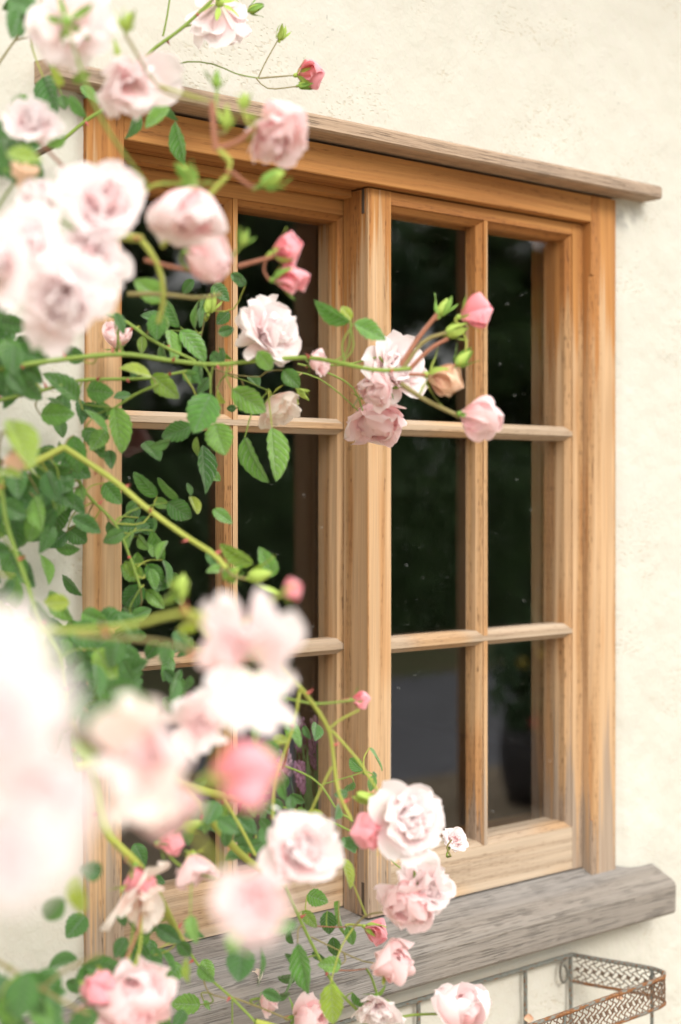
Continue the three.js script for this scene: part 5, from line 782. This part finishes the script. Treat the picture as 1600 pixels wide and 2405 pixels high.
    if (type === 4) {
      const b = part('bud_core', budGeo, m0, g); b.scale.set(D * 0.72, D * 0.9, D * 0.72); b.position.y = y;
      sepals(g, D * 0.95, 0.28, y + 0.02 * D, green, rand, 0.2);
    } else {
      ring(g, pets.wrap, m0, 3, D * 1.0, -0.1, 0.02 * D, y, rand() * 6, 0.2, rand);
      ring(g, pets.wrap, m0, 3, D * 0.92, -0.2, 0.01 * D, y, rand() * 6, 0.2, rand);
      ring(g, pets.wrap, m0, 2, D * 0.8, -0.3, 0.0, y + 0.05 * D, rand() * 6, 0.2, rand);
      sepals(g, D * 0.75, type === 7 ? 1.3 : 0.75, y, green, rand, 0.12);
    }
    const hip = part('hip', hipGeo, green, g); hip.scale.setScalar(D * 0.5); hip.position.y = y - 0.16 * D; down = -(y - 0.16 * D);
  }
  anchors.push(p.clone().addScaledVector(ax, -down));
});
// spent blooms whose few remaining petals hang loose: each petal set by its base, direction and face
LOOSE.forEach((flower) => {
  const g = group('spent_blossom', rose);
  flower.forEach((a, i) => { const m = part('petal', pets.broad[i % 3], a[11] === 1 ? petalMats.pink : a[11] === 2 ? petalMats.cream : petalMats.blush, g); m.applyMatrix4(basis(unit(a, 3), unit(a, 6))); m.scale.set(a[10] / 1000, a[9] / 1000, a[9] / 1000); m.position.copy(mm(a)); });
});
PEDUNCLES.forEach((a) => {
  const end = anchors[a[0]], s = mm(a, 1), ax = unit(BLOSSOMS[a[0]], 3), len = end.distanceTo(s); if (len < 0.004) return;
  part('flower_stalk', tube([s, s.clone().lerp(end, 0.5).addScaledVector(ax, -0.18 * len).add(V(0, -0.03 * len, 0)), end], 0.0014, 0.0016, 10, 6), stemMats[[1, 2, 5, 4][a[0] % 4]], rose);
});

// a fallen petal on the sill
{
  const p = part('fallen_petal', pets.cupped[1], petalMats.cream, scene); p.rotation.set(1.2, 0.6, 0.9); p.scale.setScalar(0.026); p.position.set(-0.165, 0.853, 0.022);
  tag(p, 'curled white petal lying on the grey sill', 'petal');
}

// two dried petals caught on the basket
for (const [x, y, z, sc, label] of [[0.369, 0.672, 0.017, 0.014, 'small brown dried petal stuck to an upright of the wall basket'], [0.5, 0.697, 0.09, 0.013, 'small brown dried petal hanging from the side band of the wall basket']]) {
  const p = part(numbered('dried_petal'), pets.cupped[2], petalMats.faded, scene); p.rotation.set(2.4, 0.5, 0.4); p.scale.setScalar(sc); p.position.set(x, y, z); tag(p, label, 'petal');
}

// ---------------------------------------------------------------- rusty wire wall planter under the sill
{
  const rack = thing('wall_planter', 'rusty metal wall basket with pierced lattice band under the sill', 'planter basket', [0, 0.743, 0]);
  const iron = (seed, rusty) => std({ map: texture(256, 256, (u, v) => {
    const n = 0.5 * noise(u * 9, v * 9, seed, 9, 9) + 0.3 * noise(u * 25, v * 25, seed + 1, 25, 25) + 0.2 * noise(u * 70, v * 70, seed + 2, 70, 70), t = step(0.5 - rusty, 0.68 - rusty, n);
    const rust = mix3([0.13, 0.045, 0.02], [0.48, 0.22, 0.08], noise(u * 40, v * 40, seed + 3, 40, 40)); return mix3(mix3([0.34, 0.35, 0.31], [0.2, 0.21, 0.19], noise(u * 30, v * 30, seed + 4, 30, 30)), rust, t);
  }, true), bumpMap: grainNoise, bumpScale: 0.0012, roughness: 0.85, metalness: 0.25 });
  const grey = iron(811, -0.06), rusty = iron(821, 0.17), half = iron(831, -0.02);
  const path = new THREE.CatmullRomCurve3([V(0.477, 0, 0.012), V(0.495, 0, 0.06), V(0.522, 0, 0.128), V(0.527, 0, 0.155), V(0.515, 0, 0.172), V(0.488, 0, 0.178), V(0.40, 0, 0.181), V(0.25, 0, 0.186), V(0.05, 0, 0.188), V(-0.15, 0, 0.183), V(-0.2, 0, 0.165), V(-0.2, 0, 0.1), V(-0.16, 0, 0.012)], false, 'centripetal');
  const cut = (a, b, n, y) => { const r = []; for (let i = 0; i <= n; i++) r.push(path.getPointAt(mix(a, b, i / n)).add(V(0, y, 0))); return r; };
  const total = path.getLength(), kSide = 0.16 / total;
  part('rim', tube(cut(0, kSide, 8, 0), 0.0036, 0.0036, 24, 8), grey, rack); part('rim', tube(cut(kSide, 1, 40, 0), 0.0036, 0.0036, 120, 8), rusty, rack);
  part('lower_rim', tube(cut(0, 1, 50, -0.044), 0.0028, 0.0028, 150, 8), rusty, rack);
  part('back_rail', tube([V(-0.16, 0, 0.012), V(0.15, 0, 0.012), V(0.477, 0, 0.012)], 0.0038, 0.0038, 30, 8), grey, rack);
  for (const x of [-0.15, -0.005, 0.14, 0.368, 0.474]) part('upright', tube([V(x, 0, 0.011), V(x + 0.001, -0.1, 0.011), V(x, -0.3, 0.011)], 0.0033, 0.0033, 14, 8), grey, rack);
  for (const [k, m] of [[0.135 / total, half], [0.42 / total, half]]) { const p = path.getPointAt(k); part('upright', tube([p.clone(), p.clone().add(V(0, -0.12, 0)), p.clone().add(V(0, -0.3, 0))], 0.0028, 0.0028, 12, 8), m, rack); }
  part('bottom_rail', tube([V(-0.15, -0.3, 0.011), V(0.474, -0.3, 0.011)], 0.0033, 0.0033, 10, 8), grey, rack);
  part('scroll', tube([V(0.462, -0.004, 0.012), V(0.452, -0.01, 0.012), V(0.449, -0.03, 0.012), V(0.456, -0.042, 0.012), V(0.466, -0.036, 0.012), V(0.463, -0.02, 0.012), V(0.457, -0.014, 0.012)], 0.0022, 0.0022, 30, 7), grey, rack);
  // pierced band: crossing wavy ribbons with small flowers where they meet
  const band = (a, b, mat, nm) => {
    const n = Math.round(((b - a) * total) / 0.0142), gs = [];
    const at = (k, y) => path.getPointAt(clamp(mix(a, b, k), 0, 1)).add(V(0, y, 0));
    for (let i = -3; i < n; i++) for (const dir of [0, 1]) {
      const pts = []; for (let j = 0; j <= 12; j++) { const t = j / 12, k = (i + t * 3 + 0.22 * Math.sin(t * Math.PI * 6)) / n; const kk = dir ? k : (i + 3 - t * 3 + 0.22 * Math.sin(t * Math.PI * 6)) / n; if (kk >= 0 && kk <= 1) pts.push(at(kk, -0.002 - t * 0.041)); }
      if (pts.length > 3) gs.push(tube(pts, 0.001, 0.001, 14, 5));
    }
    for (let i = 0; i < n; i++) { const c = at((i + 0.5) / n, -0.0225), tan = path.getTangentAt(clamp(mix(a, b, (i + 0.5) / n), 0, 1)); for (let q = 0; q < 5; q++) { const g = new THREE.SphereGeometry(0.0016, 6, 5); const t = (q / 5) * 6.283; g.translate(c.x + tan.x * Math.cos(t) * 0.0026, c.y + Math.sin(t) * 0.0026, c.z + tan.z * Math.cos(t) * 0.0026); gs.push(g); } }
    const m = part(nm, mergeGeometries(gs.map((g) => { const q = g.clone(); return q; })), mat, rack); m.userData.kind = 'stuff'; return m;
  };
  band(0.002, kSide, half, 'lattice_band').userData.label = 'green-grey side lattice'; band(kSide, 0.97, rusty, 'lattice_band').userData.label = 'rust-brown front lattice';
}

// ---------------------------------------------------------------- lavender standing inside on the window board
{
  const lav = thing('lavender_bunch', 'mauve lavender sprigs in a jar behind the shaded lower pane', 'flowers', [0.098, 0.869, -0.2]);
  const stemM = std({ color: new THREE.Color(0.11, 0.26, 0.08), roughness: 0.8 }), bloomM = [[0.34, 0.17, 0.28], [0.42, 0.26, 0.32], [0.26, 0.12, 0.22]].map((c) => std({ color: new THREE.Color(...c), roughness: 0.85 }));
  const jar = new THREE.LatheGeometry([[0, 0.001], [0.035, 0.001], [0.038, 0.01], [0.038, 0.06], [0.03, 0.075], [0.031, 0.08], [0.027, 0.08], [0.034, 0.06], [0.034, 0.008], [0, 0.006]].map(([x, y]) => new THREE.Vector2(x, y)), 24);
  part('jar', jar, std({ color: new THREE.Color(0.2, 0.17, 0.15), roughness: 0.4 }), lav);
  const rr = mulberry(99), budG = new THREE.SphereGeometry(0.0042, 7, 6); budG.scale(0.8, 1.5, 0.8);
  for (let i = 0; i < 7; i++) {
    const a = -0.3 + i * 0.95 + rr() * 0.4, k = 0.012 + 0.05 * rr(), h = 0.2 + 0.09 * rr(), tip = V(Math.cos(a) * k, h, Math.sin(a) * k * 0.7), bow = V(tip.x * 1.5 + 0.02, h - 0.045, tip.z * 1.4);
    const pts = [V(Math.cos(a) * 0.01, 0.01, Math.sin(a) * 0.01), V(Math.cos(a) * 0.02, h * 0.5, Math.sin(a) * 0.02), tip, bow]; part('stem', tube(pts, 0.0014, 0.001, 14, 5), stemM, lav);
    const cv = new THREE.CatmullRomCurve3(pts), gs = [];
    for (let q = 0; q < 46; q++) { const t = mix(0.68, 1, q / 46), c = cv.getPointAt(t), an = q * 2.4, g = budG.clone(); g.rotateX(R(-0.6, 0.6)); g.rotateZ(R(-0.6, 0.6)); const rad = 0.007 * Math.sin(Math.PI * (0.15 + 0.75 * q / 46)); g.translate(c.x + Math.cos(an) * rad, c.y, c.z + Math.sin(an) * rad); gs.push(g); }
    part('flower_spike', mergeGeometries(gs), bloomM[i % 3], lav);
  }
  const blade = leaflet(990, 0.05, 0.5, 0.15, 0.01);
  for (let i = 0; i < 26; i++) { const m = part('leaf', blade, stemM, lav); m.rotation.set(R(0.02, 0.35), R(0, 6.28), 0, 'YXZ'); m.scale.setScalar(R(0.11, 0.2)); m.position.set(R(-0.012, 0.012), 0.05, R(-0.012, 0.012)); }
}

// ---------------------------------------------------------------- across the road: what the panes mirror
{
  const rr = mulberry(4242);
  const greens = [[0.07, 0.14, 0.04], [0.08, 0.16, 0.04], [0.05, 0.12, 0.04]].map((c) => new THREE.MeshPhysicalMaterial({ color: new THREE.Color(...c), roughness: 0.9, transmission: 0.3, thickness: 0 }));
  const spray = (name, n, fn, size, mat, parent) => {
    const pos = [], idx = [], o = new THREE.Object3D(), q = V(0, 0, 0);      // each leaf: a diamond folded along its midrib
    for (let i = 0; i < n; i++) {
      o.position.copy(fn()); o.rotation.set(rr() * 6.28, rr() * 6.28, rr() * 6.28); o.scale.setScalar(size * (0.6 + 0.8 * rr())); o.updateMatrix();
      for (const c of [[0, 0, 0], [0.34, 0.45, 0.12], [0, 1, -0.05], [-0.34, 0.45, 0.12]]) { q.set(...c).applyMatrix4(o.matrix); pos.push(q.x, q.y, q.z); }
      idx.push(4 * i, 4 * i + 1, 4 * i + 2, 4 * i, 4 * i + 2, 4 * i + 3);
    }
    const g = new THREE.BufferGeometry(); g.setAttribute('position', new THREE.Float32BufferAttribute(pos, 3)); g.setIndex(idx); g.computeVertexNormals();
    const m = part(name, g, mat, parent); m.userData.kind = 'stuff'; return m;
  };
  const bark = std({ color: new THREE.Color(0.09, 0.07, 0.05), roughness: 1 });
  const hedge = thing('hedge', 'long dark clipped hedge across the road mirrored in the panes', 'hedge', [9, 0, 10.4]);
  part('hedge_core', box(-9, 9, 0, 1.7, -0.5, 0.6), std({ color: new THREE.Color(0.07, 0.13, 0.04), roughness: 1 }), hedge);
  spray('foliage', 9000, () => { const x = -9.2 + 18.4 * rr(), top = rr() < 0.3; return V(x, top ? 1.7 + 0.25 * rr() + 0.15 * Math.sin(x * 3) : 1.8 * rr(), top ? -0.6 + 1.3 * rr() : -0.75 + 0.3 * rr()); }, 0.15, greens[0], hedge);
  const spots = [[5.2, 12.6, 7.4, 1.9], [7.6, 13.6, 8.2, 2.1], [9.6, 12.4, 6.6, 1.7], [11.6, 13.8, 8.6, 2.2], [13.3, 12.0, 7.8, 1.8], [8.6, 16.5, 9.2, 2.6], [12.6, 17.0, 9.4, 2.6], [2.6, 13.5, 7.5, 2.0]];
  const notes = ['tree mirrored at the edge of the recessed sash', 'tall tree mirrored behind the rose buds', 'lowest tree mirrored in the upper panes', 'broad tree mirrored beside the jamb', 'tree mirrored farthest along the road', 'far tree standing behind the lowest mirrored tree', 'far broad tree standing behind the others along the road', 'tree across the road nearest the rose bush'];
  spots.forEach(([x, z, h, r], i) => {
    const t = thing('broadleaf_tree', `dark leafy ${notes[i]}`, 'tree', [x, 0, z], 'trees across the road');
    part('trunk', tube([V(0, 0, 0), V(0.1, h * 0.3, 0.05), V(-0.05, h * 0.7, 0)], 0.16, 0.06, 12, 9), bark, t);
    for (let k = 0; k < 6; k++) { const a = k * 1.1 + i, y = h * (0.25 + 0.08 * k); part('limb', tube([V(0.05, y, 0.02), V(Math.cos(a) * r * 0.4, y + 0.5, Math.sin(a) * r * 0.4), V(Math.cos(a) * r * 0.75, y + 0.8, Math.sin(a) * r * 0.75)], 0.055, 0.02, 8, 6), bark, t); }
    const clumps = []; for (let k = 0; k < 34; k++) { const a = rr() * 6.28, q = Math.sqrt(rr()) * r, y = h * (0.2 + 0.75 * rr()); clumps.push([Math.cos(a) * q * (1.15 - 0.6 * y / h), y, Math.sin(a) * q * (1.15 - 0.6 * y / h), 0.45 + 0.4 * rr()]); }
    spray('crown', [4200, 4200, 4200, 3000, 8500, 4200, 2600, 4200][i], () => { const c = clumps[Math.floor(rr() * 34)], d = V(rr() - 0.5, rr() - 0.5, rr() - 0.5).normalize().multiplyScalar(c[3] * Math.cbrt(rr())); return V(c[0] + d.x, c[1] + d.y * 0.8, c[2] + d.z); }, 0.26, greens[i % 3], t);
  });
  // dark tub with a flowering shrub by the road, mirrored beside the jamb
  const tub = thing('plant_tub', 'dark tub with leafy shrub and red and yellow blooms mirrored beside the jamb', 'planter', [3.8, 0, 3.1]);
  part('barrel', new THREE.LatheGeometry([[0, 0.01], [0.17, 0.01], [0.2, 0.12], [0.21, 0.25], [0.2, 0.36], [0.17, 0.36], [0.17, 0.32], [0, 0.32]].map(([x, y]) => new THREE.Vector2(x, y)), 24), std({ color: new THREE.Color(0.03, 0.028, 0.03), roughness: 0.6 }), tub);
  spray('foliage', 900, () => { const d = V(rr() - 0.5, rr() - 0.5, rr() - 0.5).normalize().multiplyScalar(0.26 * Math.cbrt(rr())); return V(d.x * 0.9, 0.6 + d.y * 1.2, d.z * 0.9); }, 0.07, greens[2], tub);
  const bloom = new THREE.IcosahedronGeometry(0.03, 0), red = std({ color: new THREE.Color(0.3, 0.02, 0.02), roughness: 0.7 }), yel = std({ color: new THREE.Color(0.3, 0.24, 0.03), roughness: 0.7 });
  for (const [x, y, z, c] of [[-0.2, 0.42, -0.14, red], [-0.1, 0.46, -0.22, red], [-0.22, 0.7, -0.08, yel], [-0.16, 0.74, -0.15, yel], [0.05, 0.5, -0.24, red]]) { const m = part('bloom', bloom, c, tub); m.position.set(x, y, z); }
}

renderer.render(scene, camera);
